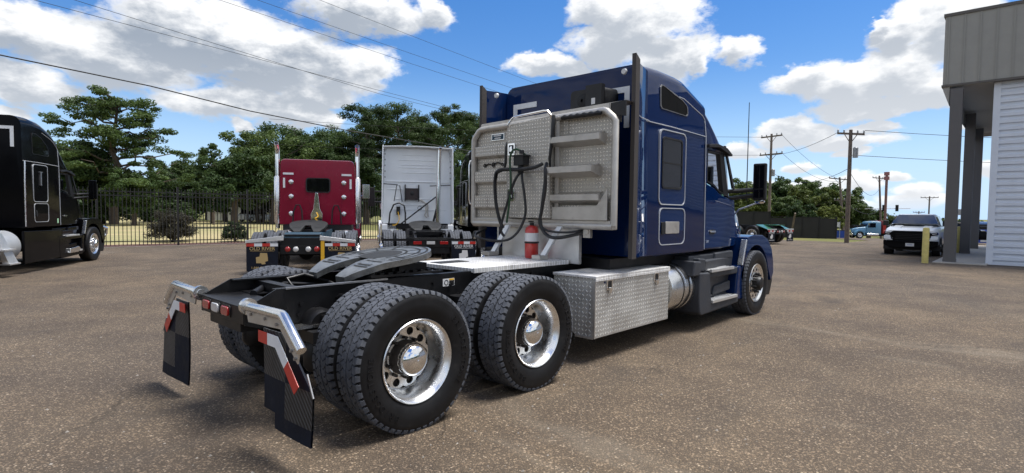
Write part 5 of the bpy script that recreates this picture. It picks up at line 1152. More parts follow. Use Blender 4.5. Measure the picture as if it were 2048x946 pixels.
def conv_truck(name, label, P, loc, rz, scale=1., wreck=False, group=None):
    """medium conventional cab: x forward, front axle at 0"""
    r = thing(name, label, 'truck', loc, rz, group, scale)
    mb = MB(); mb.loft([rrect(x, h, .62, z, .1, 5, h-.05) for x, h, z in ((-2.9, 1.0, 2.42), (-2.85, 1.03, 2.46), (-1.7, 1.03, 2.48), (-1.35, 1.02, 2.40), (-.95, 1.0, 1.72))]); cb = mb.build('cab', P, r)
    mb = MB(); mb.loft([rrect(x, h, .85, z, .12, 5, h-.1) for x, h, z in ((-1.0, .95, 1.70), (.2, .85, 1.55), (.85, .75, 1.38), (.95, .7, 1.2))]); hd = mb.build('hood', P, r)
    mb = MB(); mb.box(.93, .98, -.5, .5, .85, 1.25); mb.build('grille', M_chrome, hd); mb = MB(); mb.box(.95, 1.1, -1.1, 1.1, .45, .75); mb.build('bumper', M_chrome, r, .03)
    mb = MB(); mb.add([(-1.32, -.85, 2.34), (-1.32, .85, 2.34), (-.96, .9, 1.76), (-.96, -.9, 1.76)], [(0, 1, 2, 3)]); mb.build('windscreen', M_dglass, cb)
    for sg in (1, -1):
        mb = MB(); mb.prism([(-2.15, 1.62), (-1.10, 1.62), (-1.42, 2.25), (-2.15, 2.25)], 'xz', sg*1.0, sg*1.04); mb.build('side_window', M_dglass, cb)
        mb = MB(); mb.prism([(.55*math.cos(a), .50+.55*math.sin(a)) for a in np.linspace(0, pi, 12)] + [(.75*math.cos(a), .50+.74*math.sin(a)) for a in np.linspace(pi, 0, 12)], 'xz', sg*.7, sg*1.12); mb.build('fender', P, r)
        t = inst('wheel', ME_rim_out, r, (0, sg*.98, .5), pi if sg > 0 else 0); inst('tyre', ME_tyre_plain, t); inst('hub_cover', ME_hub_chr, t)
        for x in (-5.2, -6.4):
            t = inst('wheel', ME_rim_out, r, (x, sg*.98, .5), pi if sg > 0 else 0); inst('tyre', ME_tyre_plain, t)
        fuel_tank(r, sg, -2.6, -1.0, .26, .85, .58, M_alu, False)
        mb = MB(); mb.box(-1.2, -1.1, min(sg*1.1, sg*1.35), max(sg*1.1, sg*1.35), 1.75, 2.2); mb.build('mirror', M_chrome, cb)
    mb = MB(); mb.box(-7.2, .7, -.4, .4, .34, 1.9); mb.build('chassis', M_frame, r)
    if wreck:
        mb = MB(); mb.box(-7.2, -3.1, -1.1, 1.1, .8, 1.25); mb.box(-3.6, -3.15, -1.0, 1.0, 1.2, 2.6); mb.build('wrecker_body', M_redpaint, r, .03)
        mb = MB(); mb.box(-5, -3.7, -.8, .8, 1.25, 1.9); mb.tube([(-4.0, 0, 1.6), (-6.9, 0, 2.7)], .18, 8); mb.build('tow_boom', M_frame, r)
        mb = MB(); mb.box(-2.7, -2.0, -.6, .6, 2.48, 2.58); mb.build('light_bar', M_lens_c, cb)
    return r
conv_truck('tow_truck', 'light blue tow truck with red wrecker body on the road beyond the lot', M_lblue, pxt(1712, 76), R(128), .80, True)
conv_truck('box_truck', 'small blue truck behind the low blue wall, beyond the columns', mat('mid_blue_paint', (.03, .10, .26), .35, 0, .6), (66.0, -1.25, gz(66)), R(178), .80, False)
cw = thing('low_wall', 'low blue painted wall beyond the columns', 'wall', (58.5, -3.2, gz(58.5)))
mb = MB(); mb.box(-.15, .15, -9, 3.6, -.1, 1.10); mb.build('wall', M_bluewall, cw, .02)
mb = MB(); mb.box(-.17, -.152, 1.2, 1.75, .1, .55); mb.build('notice', M_label, cw)
def car(name, label, cat, P, loc, rz, ln=4.6, h=1.45, group=None):
    r = thing(name, label, cat, loc, rz, group)
    mb = MB(); q = ln/4.6
    mb.loft([rrect(x*q, w_, .3, z, .12, 4, w_-.05) for x, w_, z in ((-2.3, .8, .8), (-2.1, .88, .95), (-.8, .9, .95), (1.2, .9, .92), (2.1, .86, .8), (2.3, .75, .62))]); b_ = mb.build('body', P, r)
    mb = MB(); mb.loft([rrect(x*q, w_, .9, z, .12, 4, w_-.16) for x, w_, z in ((-1.9, .8, 1.0), (-1.2, .82, h-.03), (-.1, .82, h), (.4, .82, h-.08), (1.05, .8, .98))]); c_ = mb.build('cabin', M_dglass, r)
    mb = MB(); mb.loft([rrect(x*q, .68, h-.1, z, .03, 3, .62) for x, z in ((-1.25, h-.01), (-.1, h+.02), (.35, h-.05))]); mb.build('roof', P, c_)
    for sg in (1, -1):
        for x in (1.4*q, -1.4*q):
            t = inst('wheel', ME_rim_out, r, (x, sg*.78, .32), pi if sg > 0 else 0, (.62, .8, .62)); inst('tyre', ME_tyre_plain, t)
    return r
car('parked_car', 'dark car behind the white pickup, seen past its right flank', 'car', M_black, pxt(1889, 50), R(100), 4.6, 1.5)
car('parked_car', 'white car beyond the lawn, left of the maroon truck', 'car', M_white, (26.5, 66.5, 0), R(20), 4.9, 1.7)
car('parked_car', 'white van-like car beyond the lawn, behind the black truck mirror', 'car', M_white, (5.5, 66., 0), R(10), 5.2, 1.9)

# bollards
def bollard(loc, label, h):
    r = thing('bollard', label, 'bollard', loc, 0, 'yellow bollards by the building')
    mb = MB(); mb.lathe([(.098, 0), (.098, h-.05), (.085, h-.015), (.05, h), (.001, h+.005)], n=24, axis='z'); mb.build('post', M_yel, r)
bollard((21.15, -1.80, 0), 'faded yellow bollard in front of the white pickup', 1.22)
bollard((28.64, -2.13, 0), 'faded yellow bollard between the first two grey columns', 1.18)

# ================================================================== fences
fa = Vector((-14, fence_y(-14), 0)); fb_ = Vector((36, fence_y(36), 0)); fd = (fb_-fa); FL = fd.length; fd.normalize(); fang = math.atan2(fd.y, fd.x)
fe = thing('iron_fence', 'black iron picket fence along the back of the lot', 'fence', fa, fang)
pk = MB(); pk.box(-.013, .013, -.013, .013, .06, 2.36); pk_me = pk.mesh('picket', M_iron)
po = MB(); po.box(-.038, .038, -.038, .038, 0, 2.44); po.box(-.045, .045, -.045, .045, 2.44, 2.46); po_me = po.mesh('post', M_iron)
npost = int(FL/2.74); v0 = 6
cnt = 0
extra = MB()
for i in range(npost+1): inst('post', po_me, fe, (i*2.74, 0, 0))
for i in range(npost):
    for j in range(1, 20):
        x = i*2.74+j*2.74/20
        if cnt < 300 and 14 < x < 36: inst('picket', pk_me, fe, (x, 0, 0)); cnt += 1
        else: extra.box(x-.013, x+.013, -.013, .013, .06, 2.36)
tag(extra.build('pickets', M_iron, fe), kind='stuff')
for z in (.22, 2.06, 2.22):
    mb = MB(); mb.box(0, npost*2.74, -.019, .019, z-.019, z+.019); mb.build('rail', M_iron, fe)
# black screened fence on the right
ra = Vector((44.5, 13.5, gz(44.5))); rb = Vector((48.2, 7.0, gz(48.2))); dv = rb-ra; L2 = dv.length
rf = thing('screen_fence', 'black screened chain fence behind the verge on the right', 'fence', ra, math.atan2(dv.y, dv.x))
n_ = 6
for i in range(n_+1):
    mb = MB(); mb.box(i*L2/n_-.04, i*L2/n_+.04, -.04, .04, -.2, 2.12 if i < 3 else 1.72); mb.build('post', M_iron, rf)
for i in range(n_):
    mb = MB(); mb.box(i*L2/n_+.04, (i+1)*L2/n_-.04, -.008, .008, -.12, (2.02 if i < 2 else 1.62)+.05*math.sin(i*2.1)); mb.build('screen_panel', mat('screen_fabric', (.024, .023, .022), .8, 0, 0, .4, 1.2, dirt=((.05, .045, .035), .5, .5)), rf)
mb = MB(); mb.box(0, L2/3, -.03, .03, 2.04, 2.08); mb.build('rail', M_iron, rf); mb = MB(); mb.box(L2/3+.04, L2, -.03, .03, 1.64, 1.68); mb.build('rail', M_iron, rf)

# ================================================================== utility poles, wires, signs
def pole(loc, h, label, arms, lean=(0, 0), r=.16, xf=None, guy=None, az_=0., m=M_wood):
    t = thing('utility_pole', label, 'utility pole', loc, az_, 'utility poles along the road')
    top = Vector((lean[0]*h, lean[1]*h, h))
    mb = MB(); mb.tube([(0, 0, -.5), tuple(top*.5), tuple(top)], [r, r*.85, r*.68], 10); mb.build('pole', m, t)
    for (f_, half, sl) in arms:
        half *= .52; c = top*f_; mb = MB()
        mb.loft([[(c.x-.06, c.y+s_*half, c.z+s_*sl+q) for q in (-.06, .06)] + [(c.x+.06, c.y+s_*half, c.z+s_*sl+q) for q in (.06, -.06)] for s_ in (-1, 1)], sm=False)
        mb.tube([(c.x, c.y-half*.5, c.z-sl*.5), (c.x, c.y, c.z-.6)], .025, 5); mb.tube([(c.x, c.y+half*.5, c.z+sl*.5), (c.x, c.y, c.z-.6)], .025, 5); am = mb.build('cross_arm', M_wood, t)
        for s_ in (-.95, -.5, .5, .95):
            q = MB(); q.lathe([(.03, 0), (.06, .05), (.04, .1), (.055, .15), (.02, .2)], (c.x, c.y+s_*half, c.z+s_*sl+.06), 'z', 8); q.build('insulator', M_gvl, am)
    if xf:
        c = top*xf; mb = MB(); mb.lathe([(.001, -.34), (.15, -.34), (.15, .26), (.10, .32), (.001, .32)], (c.x, c.y-.30, c.z), 'z', 14); mb.build('transformer', M_gvl, t)
    return t, Vector(loc), top
pole((37.9, 4.08, gz(37.9)), 7.15, 'tall wooden pole with one crossarm at the edge of the lot', [(.965, 1.45, .1)], (.0, .0), .15, .80)
pole(pxt(1537, 58), 9.6, 'wooden pole with two crossarms behind the truck mirror', [(.975, 2.1, .0), (.80, 2.3, 0)], (0, 0), .145, .62, az_=R(-18))
pole(pxt(1688, 78), 7.3, 'leaning wooden pole just left of the tall one', [(.97, 2.2, .15), (.62, 1.4, .0)], (-.02, .09), .16, None)
pole(pxt(1763, 95), 9.0, 'leaning pole with a crossarm left of the red sign post', [(.96, 1.6, .1)], (0, .06), .17, None)
pole(pxt(1856, 130), 8.2, 'distant pole with crossarm above the pickup roof', [(.97, 2.6, 0)], (0, 0), .17, None)
pole(pxt(1836, 140), 5.8, 'short distant pole left of the one above the pickup', [(.96, 1.9, 0)], (0, 0), .16, .7)
pole(pxt(427, 62), 6.8, 'slim pole among the trees behind the iron fence', [(.95, .8, 0)], (0, 0), .13, .72)
sg_ = thing('sign_post', 'tall brown post with a small red sign box at its top', 'sign', pxt(1769, 92))
mb = MB(); mb.tube([(0, 0, -.3), (0, 0, 9.2)], .17, 10); mb.build('post', mat('rust_brown', (.22, .12, .10), .8), sg_)
for z in (8.35, 8.95):
    mb = MB(); mb.box(-.2, .2, -.30, .30, z-.24, z+.24); mb.build('sign_box', mat('faded_red', (.32, .13, .12), .6), sg_)
gp = thing('guy_stub', 'leaning weathered stub post in front of the screened fence', 'post', (43.6, 9.1, gz(43.6)), R(120))
mb = MB(); mb.tube([(0, 0, -.1), (-.05, 1.0, 1.95)], .07, 8); mb.build('stub', M_wood, gp)
def wire(name, label, pts, r=.012, sag=0.):
    P_ = []
    for a, b in zip(pts[:-1], pts[1:]):
        a = Vector(a); b = Vector(b)
        for t in np.linspace(0, 1, 13)[:-1]: q = a.lerp(b, t); q.z -= sag*4*t*(1-t); P_.append(q)
    P_.append(Vector(pts[-1])); mb = MB(); mb.tube(P_, r, 6); tag(mb.build(name, M_wire), label, 'cable', 'overhead cables')
wire('overhead_cable', 'thick black overhead cable sloping down to the maroon truck', [(-12, 24, 8.35), (-.19, 24, 7.22), (4.64, 24, 6.91), (8.89, 24, 6.42), (14.41, 24, 6.07), (23.88, 24, 5.74), (45, 24, 5.6)], .026)
for i, (a, b, lb) in enumerate((((.39, 20, 8.41), (17.66, 20, 7.47), 'thin overhead cable, lowest of the five above the black truck'), ((1.45, 20, 8.71), (13.74, 20, 7.5), 'thin overhead cable, second lowest of the five at upper left'), ((6.15, 20, 10.04), (22.45, 20, 9.0), 'thin overhead cable reaching the left side extender, middle of five'),
        ((7.65, 20, 10.47), (23.35, 20, 9.47), 'thin overhead cable, second highest of the five'), ((10.49, 20, 11.27), (26.28, 20, 10.13), 'thin overhead cable, highest of the five above the white truck'))):
    a = Vector(a); b = Vector(b); dd = b-a; wire('overhead_cable', lb, [tuple(a-dd*.9+Vector((0, 0, .3))), tuple(a), tuple(b), tuple(b+dd*.9+Vector((0, 0, .6)))], .0085, .02)
pm = Vector((37.9, 4.08, gz(37.9)+6.95)); pa = Vector(pxt(1537, 58))+Vector((0, 0, 9.3)); pb = Vector(pxt(1688, 78))+Vector((-.1, .6, 7.0)); pc = Vector(pxt(1763, 95))+Vector((0, .5, 8.6))
for a, b, s_, lb in ((pm+Vector((0, .72, .1)), pa+Vector((0, .3, -1.7)), .35, 'cable from the tall pole to the double-arm pole'), (pm+Vector((0, 0, -2.2)), pa+Vector((0, 0, -3.2)), 1.0, 'sagging cable between the tall pole and the double-arm pole'),
        (pa+Vector((-.3, -1.0, .1)), pb, .5, 'cable running from the double-arm pole to the leaning pole'), (pa+Vector((-.35, -1.1, -1.6)), pb+Vector((0, 0, -.2)), .8, 'lower cable from the double-arm pole to the leaning pole'),
        (pm+Vector((0, -.72, .1)), Vector((70, -26, 7.5)), .6, 'cable from the tall pole towards the building, upper'), (pm+Vector((0, -.1, -1.4)), Vector((70, -30, 5.5)), .6, 'cable from the tall pole towards the building, middle'),
        (pm+Vector((0, 0, -2.4)), pc+Vector((0, 0, -1.5)), 1.2, 'drooping cable from the tall pole down to the red sign post'), (pm+Vector((0, 0, -4.6)), pc+Vector((0, 0, -4.6)), .5, 'low cable right of the tall pole'),
        (pa+Vector((.3, 1.0, .1)), pa+Vector((-30, 40, 2)), .4, 'cable leaving the double-arm pole behind the cab, upper'), (pa+Vector((.35, 1.1, -1.6)), pa+Vector((-30, 40, -.6)), .4, 'cable leaving the double-arm pole behind the cab, lower')):
    wire('overhead_cable', lb, [tuple(a), tuple(b)], .015, s_)
ws = thing('warning_sign', 'yellow diamond road sign above the screened fence', 'road sign', pxt(1588, 66), R(200))
mb = MB(); mb.tube([(0, 0, -.3), (0, 0, 3.0)], .035, 6); mb.build('post', M_gvl, ws)
mb = MB(); mb.prism([(0, 1.75), (.62, 2.37), (0, 2.99), (-.62, 2.37)], 'yz', .04, .06); pl = mb.build('sign_plate', M_yelsign, ws)
mb = MB(); mb.box(.06, .066, -.06, .06, 2.1, 2.62); mb.box(.06, .066, -.25, .25, 2.34, 2.46); mb.build('sign_symbol', M_plasb, pl)
sl = thing('street_lamp', 'grey street lamp with a curved arm before the trees', 'street lamp', pxt(1659, 96))
mb = MB(); mb.tube([(0, 0, -.3), (0, 0, 5.2), (0, -.3, 5.8), (0, -1.2, 6.1), (0, -2.4, 6.2)], .09, 8); mb.build('pole', M_gvl, sl); mb = MB(); mb.box(-.15, .15, -3.0, -2.3, 6.12, 6.26); mb.build('lamp_head', M_gvl, sl, .03)
ts = thing('traffic_signal', 'traffic signal mast arm with two dark heads over the far road', 'traffic signal', pxt(1712, 105), R(5))
mb = MB(); mb.tube([(0, 3, -.3), (0, 3, 4.8)], .10, 8); mb.tube([(0, 3, 4.6), (0, -7, 4.75)], .045, 6); mb.build('mast', M_steel, ts)
for y in (-3.6, -5.3):
    mb = MB(); mb.box(-.2, .2, y-.2, y+.2, 4.3, 5.3); hd_ = mb.build('signal_head', M_plasb, ts)
    for i, m in enumerate((M_dglass, M_dglass, M_dglass)):
        q = MB(); q.lathe([(.001, -.21), (.12, -.205)], (0, y, 5.1-i*.3), 'x', 10, flip=True); q.build('signal_lens', m, hd_)
mb = MB(); mb.box(-.03, .03, 1.0, 2.0, 4.5, 5.05); mb.build('street_name_sign', M_label, ts)
ns = thing('notice_board', 'small white board on posts beside the screened fence', 'sign', pxt(1672, 66), R(15))
mb = MB(); mb.box(-.03, .03, -.32, .32, 1.1, 1.6); mb.build('board', M_label, ns); mb = MB(); mb.box(-.04, .04, -.36, -.30, -.2, 1.65); mb.box(-.04, .04, .30, .36, -.2, 1.65); mb.build('post', M_gvl, ns)
db = thing('dumpster', 'blue dumpster at the end of the screened fence', 'dumpster', pxt(1681, 72), R(10))
mb = MB(); mb.prism([(-.4, 0), (.4, 0), (.5, .8), (-.5, .8)], 'yz', -.5, .5); mb.build('bin', M_bluewall, db); mb = MB(); mb.box(-.52, .52, -.52, .52, .8, .86); mb.build('lid', M_plasb, db)
fs = thing('billboard', 'small white and red roadside sign glimpsed between two columns', 'sign', pxt(1921, 120), R(0))
mb = MB(); mb.box(-.1, .1, -1.2, 1.2, 2.2, 3.2); mb.build('board', M_label, fs); mb = MB(); mb.box(-.11, -.101, -1.1, 1.1, 2.25, 2.6); mb.build('print_band', M_redpaint, fs); mb = MB(); mb.tube([(0, 0, -4), (0, 0, 5)], .1, 6); mb.box(-.1, .1, -1.3, 1.3, 4.4, 5.4); mb.build('post', M_gvl, fs)

# houses beyond the lawn
def house(label, loc, rz, w_, d_, h, m):
    r = thing('house', label, 'house', loc, rz)
    mb = MB(); mb.box(-w_/2, w_/2, -d_/2, d_/2, 0, h); wl = mb.build('wall', m, r)
    mb = MB(); mb.prism([(-d_/2-.4, h), (d_/2+.4, h), (0, h+d_*.28)], 'yz', -w_/2-.4, w_/2+.4); mb.build('roof', M_roofs, r)
    for i in range(4):
        x = -w_/2+w_*(i+.5)/4; mb = MB(); mb.box(x-.5, x+.5, -d_/2-.03, -d_/2+.05, 1.0, 2.2); wn = mb.build('window', M_label, r); mb = MB(); mb.box(x-.42, x+.42, -d_/2-.05, -d_/2-.031, 1.08, 2.12); mb.build('pane', M_dglass, wn)
house('pale low house beyond the lawn, left of the maroon truck', (31, 78, 0), R(-20), 12, 7, 2.7, M_houses)
house('pale house glimpsed beyond the lawn right beside the black truck', (2, 82, 0), R(-5), 12, 7, 2.7, M_houses)

# ================================================================== trees
def leafmesh(name, C, Rr, n, size, m, seed, flat=.55, tone=None, bush=False):
    """C: clump centres (k,3), Rr: clump radii; n leaves per clump"""
    g = np.random.default_rng(seed); k_ = len(C)
    C = np.repeat(np.asarray(C), n, 0); Rr = np.repeat(np.asarray(Rr), n)
    d_ = g.normal(size=C.shape); d_ /= np.linalg.norm(d_, axis=1)[:, None]
    rad = g.random(len(C))**.45
    P_ = C + d_*(Rr*rad)[:, None]*np.array([1, 1, flat])
    # leaf = two-triangle card facing mostly up/out
    nrm = d_*.6 + g.normal(size=C.shape)*.55 + np.array([0, 0, .55]); nrm /= np.linalg.norm(nrm, axis=1)[:, None]
    t1 = np.cross(nrm, g.normal(size=C.shape)); t1 /= np.linalg.norm(t1, axis=1)[:, None]; t2 = np.cross(nrm, t1)
    s_ = (size*(.55+.9*g.random(len(C))))[:, None]
    V = np.stack([P_-t1*s_*.5, P_+t2*s_*.30+t1*s_*.05, P_+t1*s_*.5, P_-t2*s_*.30-t1*s_*.05], 1).reshape(-1, 3)
    N = len(C); me = bpy.data.meshes.new(name)
    me.vertices.add(N*4); me.vertices.foreach_set('co', V.astype(np.float32).ravel())
    me.loops.add(N*4); me.loops.foreach_set('vertex_index', np.arange(N*4, dtype=np.int32))
    me.polygons.add(N); me.polygons.foreach_set('loop_start', np.arange(0, N*4, 4, dtype=np.int32)); me.polygons.foreach_set('loop_total', np.full(N, 4, np.int32))
    me.materials.append(m); me.update(calc_edges=True)
    tn = np.repeat(g.random(k_), n)*.55 + g.random(N)*.45
    a = me.attributes.new('tone', 'FLOAT', 'FACE'); a.data.foreach_set('value', tn.astype(np.float32))
    return me
def limb_pts(g, a, b, wig=.12, n=5):
    a = np.array(a, float); b = np.array(b, float); L = np.linalg.norm(b-a); out = []
    for t in np.linspace(0, 1, n): out.append(tuple(a+(b-a)*t + (g.normal(size=3)*wig*L*.25*math.sin(pi*t))))
    return out
def tree_mesh(kind, h, seed, m, leaf=.34, dens=1.):
    g = np.random.default_rng(seed); mb = MB(); C = []; Rr = []
    if kind == 'pine':                                               # bare trunk, layered pads high up
        top = np.array([g.normal()*.4, g.normal()*.4, h]); tr = limb_pts(g, (0, 0, -.3), top*.97, .05, 7)
        mb.tube(tr, list(np.linspace(.30, .07, 7)), 8)
        for i in range(int(26)):
            f_ = .42+.58*(i/26)**.85; z_ = h*f_; az_ = g.random()*2*pi; L = h*(.10+.17*math.sin(pi*min(1, (f_-.36)/.66))**.8)*(.7+.6*g.random())
            b0 = top*f_; e = b0+np.array([math.cos(az_)*L, math.sin(az_)*L, L*(.12+.35*g.random())]); mb.tube(limb_pts(g, b0-np.array([0, 0, .15*L]), e, .15, 4), [.08, .06, .045, .02], 5)
            for q in (.5, .8, 1.02): C.append(b0+(e-b0)*q+g.normal(size=3)*.25); Rr.append(h*(.050+.030*g.random()))
        C.append(top); Rr.append(h*.06); flat = .55; n = int(95*dens)
    elif kind == 'open':                                             # spreading tree with horizontal sprays and gaps
        tr = limb_pts(g, (0, 0, -.3), (.4, 0, h*.93), .08, 7); mb.tube(tr, list(np.linspace(.42, .08, 7)), 9)
        for i in range(34):
            f_ = .22+.76*(i/34); z_ = h*f_; az_ = i*2.4+g.normal()*.3; L = h*(.46*(1-.62*((f_-.22)/.78)**1.5))*(.65+.5*g.random())
            b0 = np.array([.4*f_, 0, z_]); e = b0+np.array([math.cos(az_)*L, math.sin(az_)*L, L*(.10+.30*g.random())]); bp_ = limb_pts(g, b0, e, .22, 5); mb.tube(bp_, [.13, .10, .07, .045, .02], 5)
            for q in np.linspace(.40, 1.05, 5): C.append(b0+(e-b0)*q+g.normal(size=3)*np.array([.7, .7, .3])); Rr.append(h*(.042+.040*g.random()))
        flat = .42; n = int(85*dens)
    elif kind == 'bush':
        for i in range(70):
            d_ = g.normal(size=3); d_ /= np.linalg.norm(d_); d_[2] = abs(d_[2]); r_ = g.random()**.4
            C.append(np.array([d_[0]*h*.55*r_, d_[1]*h*.55*r_, h*.18+d_[2]*h*.72*r_])); Rr.append(h*.14)
        for i in range(10): a_ = g.random()*2*pi; mb.tube(limb_pts(g, (0, 0, -.1), (math.cos(a_)*h*.4, math.sin(a_)*h*.4, h*.7), .1, 4), .025, 4)
        flat = .9; n = int(60*dens)
    else:                                                            # broad leaf: several big boughs, lumpy crown
        tr = limb_pts(g, (0, 0, -.3), (0, 0, h*.55), .06, 5); mb.tube(tr, list(np.linspace(.34, .2, 5)), 8)
        for i in range(22):
            az_ = i*2.4+g.normal()*.4; f_ = .30+.30*g.random(); e = np.array([math.cos(az_)*h*(.18+.26*g.random()), math.sin(az_)*h*(.18+.26*g.random()), h*(.45+.48*g.random())]); b0 = np.array([0, 0, h*f_])
            mb.tube(limb_pts(g, b0, e, .2, 5), [.13, .1, .08, .05, .02], 5)
            for q in range(9): C.append(e*(.66+.34*g.random())+g.normal(size=3)*h*.062); Rr.append(h*(.05+.045*g.random()))
        for i in range(8): C.append(np.array([g.normal()*h*.08, g.normal()*h*.08, h*(.62+.3*g.random())])); Rr.append(h*.08)
        flat = .75; n = int(95*dens)
    return mb.mesh('trunk', M_bark), leafmesh('crown', C, Rr, n, leaf, m, seed+5, flat)
def tree(name, label, me, loc, rz=0, sc=1., group='trees beyond the fence'):
    t = thing(name, label, 'tree', loc, rz, group)
    a = inst('trunk', me[0], t, scale=(sc,)*3 if not isinstance(sc, tuple) else sc); b = inst('crown', me[1], t, scale=(sc,)*3 if not isinstance(sc, tuple) else sc)
    return t
big = tree_mesh('open', 13.4, 17, M_leafp, .22, 2.5); tree('spreading_tree', 'tall spreading evergreen behind the black truck, taller than its neighbours', big, pxt(228, 64), 0, (1.02, 1.02, .90))
low = [tree_mesh('broad', 7.5, 21, M_leafd, .23, 2.4), tree_mesh('broad', 7.0, 22, M_leafo, .23, 2.4), tree_mesh('broad', 8.0, 23, M_leafd, .23, 2.4)]
pines = [tree_mesh('pine', 14.5, 31, M_leafp, .21, 2.6), tree_mesh('pine', 15, 32, M_leafp, .21, 2.6), tree_mesh('pine', 14, 33, M_leafp, .21, 2.6)]
oaks = [tree_mesh('broad', 11, 41, M_leafo, .24, 2.4), tree_mesh('broad', 11.5, 42, M_leafd, .24, 2.4)]
TL = [('pine_tree', 'tall pine left of the others, rising above the white truck', pines[0], 735, 72, .96), ('pine_tree', 'tall pine in the middle of the clump above the white truck', pines[1], 800, 76, .98), ('pine_tree', 'tall pine nearest the headache rack', pines[2], 885, 72, 1.0), ('pine_tree', 'pine partly hidden by the left side extender', pines[0], 955, 78, 1.0), ('pine_tree', 'slim pine behind the right stack of the maroon truck', pines[1], 690, 80, .78), ('pine_tree', 'pine between the two rightmost tall ones', pines[1], 850, 84, .98),
      ('broadleaf_tree', 'leafy tree rising left of the maroon truck stack', oaks[0], 545, 66, .98), ('broadleaf_tree', 'dark leafy tree behind the maroon sleeper roof', oaks[1], 610, 70, 1.0), ('broadleaf_tree', 'leafy tree just behind the right stack of the maroon truck', oaks[0], 665, 70, .80), ('broadleaf_tree', 'dark tree seen between the maroon and the white truck', oaks[1], 730, 68, .72), ('broadleaf_tree', 'leafy tree hidden mostly by the white truck', oaks[0], 840, 66, .76), ('broadleaf_tree', 'dark tree behind the fourth truck', oaks[1], 930, 66, .78),
      ('pine_tree', 'pine rising between the maroon stack and the white roof', pines[2], 712, 78, .88), ('pine_tree', 'pine above the gap right of the white roof', pines[0], 915, 80, 1.0), ('pine_tree', 'pine filling the middle of the clump above the white truck', pines[2], 770, 86, 1.05), ('pine_tree', 'pine behind the white roof, right of centre', pines[0], 830, 82, .95),
      ('broadleaf_tree', 'broad tree above the maroon sleeper, left half', oaks[1], 580, 74, 1.1), ('broadleaf_tree', 'broad tree above the maroon sleeper, right half', oaks[0], 645, 80, 1.18), ('broadleaf_tree', 'leafy tree at the left end of the clump behind the maroon truck', oaks[0], 515, 72, .72),
      ('broadleaf_tree', 'pale tree far behind the lawn, left of the dark round tree', low[1], 415, 90, 1.05), ('broadleaf_tree', 'tree right behind the dark round tree', low[2], 450, 78, .95), ('broadleaf_tree', 'tree in the dip between big evergreen and dark round tree', low[0], 365, 88, 1.0),
      ('broadleaf_tree', 'dark round tree beside the iron fence, left of the maroon truck', low[0], 470, 52, .88), ('broadleaf_tree', 'pale green tree between the big evergreen and the dark round tree', low[1], 385, 78, 1.05), ('broadleaf_tree', 'small tree right of the big evergreen', low[2], 345, 74, .80), ('broadleaf_tree', 'dark tree below the crown of the big evergreen', low[0], 268, 60, .66), ('broadleaf_tree', 'leafy tree behind the mirror of the black truck', low[1], 205, 66, .85), ('broadleaf_tree', 'tree behind the windscreen of the black truck', low[2], 140, 66, 1.05), ('broadleaf_tree', 'tree behind the black sleeper', low[0], 60, 64, .9),
      ('broadleaf_tree', 'low bushy tree above the lawn, left of the round bush', low[1], 300, 72, .58), ('broadleaf_tree', 'low bushy tree above the lawn, right of the round bush', low[2], 425, 66, .60), ('broadleaf_tree', 'low dark tree at the far edge of the lawn', low[0], 350, 84, .70), ('broadleaf_tree', 'tree filling the gap left of the maroon truck', low[2], 525, 76, .80)]
for i, (nm, lb, me, px, dist, sc) in enumerate(TL): tree(nm, lb, me, pxt(px, dist, 0), i*1.3, sc)
ro = [tree_mesh('broad', 9.0, 51, M_leafo, .34, 1.9), tree_mesh('broad', 9.0, 52, M_leafd, .34, 1.9), tree_mesh('broad', 9.0, 53, M_leafy, .34, 1.9)]
TR = [(1487, 80, .80, 0, 'yellowish tree between the windscreen pillar and the mirror'), (1500, 62, .55, 2, 'low yellow-green tree under the truck mirror'), (1545, 90, .90, 1, 'dark tree behind the double-arm pole'), (1580, 92, .92, 0, 'leafy tree right of the double-arm pole'), (1615, 84, .74, 2, 'yellow-green tree above the road sign'), (1650, 112, .98, 1, 'dark tree left of the leaning pole'), (1685, 120, .98, 0, 'leafy tree behind the tall pole'), (1715, 130, .80, 1, 'dark tree right of the tall pole'), (1740, 150, .72, 0, 'small far tree beyond the tow truck'), (1562, 100, .95, 0, 'broad tree between the double-arm pole and the road sign'), (1632, 100, .92, 1, 'broad dark tree right of the road sign'), (1668, 96, .80, 0, 'leafy tree just left of the tall pole'), (1735, 125, .62, 1, 'low tree right of the tall pole above the tow truck'), (1520, 96, .85, 1, 'dark tree seen right of the truck mirror'), (1600, 66, .40, 1, 'low bush-like tree just behind the screened fence'), (1560, 70, .52, 0, 'low leafy tree behind the screened fence'), (1660, 76, .42, 2, 'low pale tree at the end of the screened fence'),
      (1930, 120, .40, 1, 'dark low tree between the columns'), (1780, 210, .80, 1, 'far dark tree beyond the pickup, left'), (1880, 220, .80, 0, 'far tree beyond the pickup, right')]
for i, (px, dist, sc, q, lb) in enumerate(TR):
    p_ = pxt(px, dist); tree('broadleaf_tree', lb, ro[q], (p_[0], p_[1], gz(p_[0])), i*1.7, sc, 'trees along the road on the right')
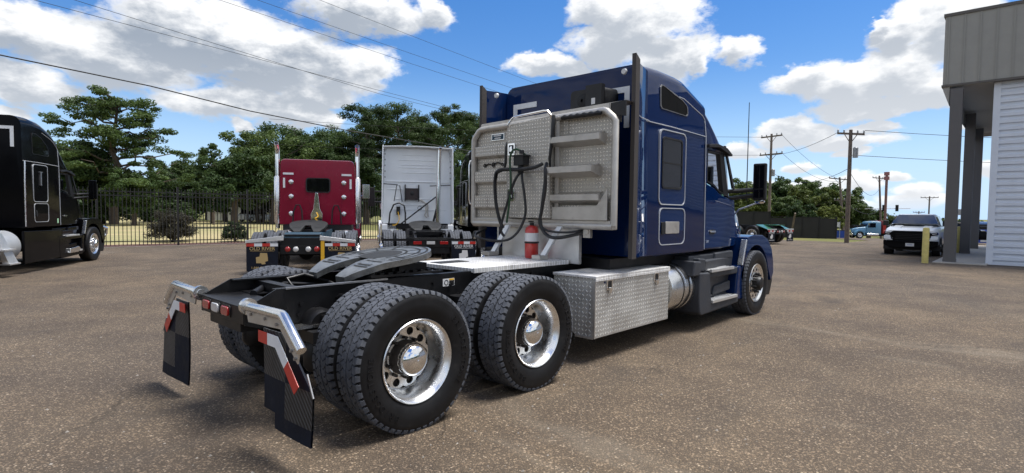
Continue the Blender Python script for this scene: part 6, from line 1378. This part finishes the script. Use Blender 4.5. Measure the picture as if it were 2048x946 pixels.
# far wooded skyline: one mass nobody could count
g = np.random.default_rng(5); C = []
for a_ in np.linspace(-pi, pi, 1300):
    seen = -.6 < a_ < 1.9  # unseen arc behind the camera is added to darken reflections
    d_ = (330+60*g.random() if a_ < .35 else 150+40*g.random()) if seen else 95+30*g.random(); q = at(a_, d_, 0); zz = (gz(q[0]) if seen and a_ < .35 else 0)
    C.append((q[0], q[1], zz+1.5+g.random()*((7 if a_ < .35 else 3) if seen else 9)))
fm = leafmesh('far_woods_and_added_ring', C, [6.5 if c_[0] > 250 else 3.8 for c_ in C], 60, 1.8, M_leafd, 9, .8); tag(inst('far_woods_and_added_ring', fm), kind='stuff')
# shrubs by the iron fence
def shrub(name, label, h, m, loc, sc, leaf, dens, seed):
    me = tree_mesh('bush', h, seed, m, leaf, dens); t = thing(name, label, 'shrub', loc, 0, None)
    inst('stem', me[0], t); inst('foliage', me[1], t, scale=sc)
shrub('shrub', 'brownish twiggy bush behind the iron fence', 1.75, M_leafb, (5.75, 25.2, 0), (1.0, .95, .98), .065, 4.2, 61)
shrub('hedge_shrub', 'dark clipped bush behind the fence beside the maroon truck', 1.12, M_hedge, (8.05, 23.9, 0), (.9, .9, .92), .07, 2.2, 62)
shrub('hedge_shrub', 'green bush under the trees, right of the twiggy bush', 2.6, M_leafd, (14.5, 58, 0), (1.9, 1.2, 1), .16, 1.2, 63)
shrub('hedge_shrub', 'green bush under the trees, left of the twiggy bush', 2.6, M_leafo, (9.0, 60, 0), (1.9, 1.2, 1), .16, 1.2, 64)

# small loose stones on the asphalt: too many to count
g = np.random.default_rng(3); mb = MB()
for i in range(900):
    dd = 2.2+10*g.random()**1.4; a_ = .75+(g.random()-.5)*1.7; x, y, _ = at(a_, dd, 0); s_ = .004+.008*g.random()**3
    P_ = [(x+s_*math.cos(q+i)*(1+.4*g.random()), y+s_*math.sin(q+i), .001) for q in np.linspace(0, 2*pi, 6)[:-1]]; T_ = (x, y, s_*1.1)
    mb.add(P_+[T_], [(0, 1, 5), (1, 2, 5), (2, 3, 5), (3, 4, 5), (4, 0, 5)])
tag(mb.build('gravel', mat('loose_stone', (.30, .27, .23), .8, 0, 0, .5, 30)), kind='stuff')
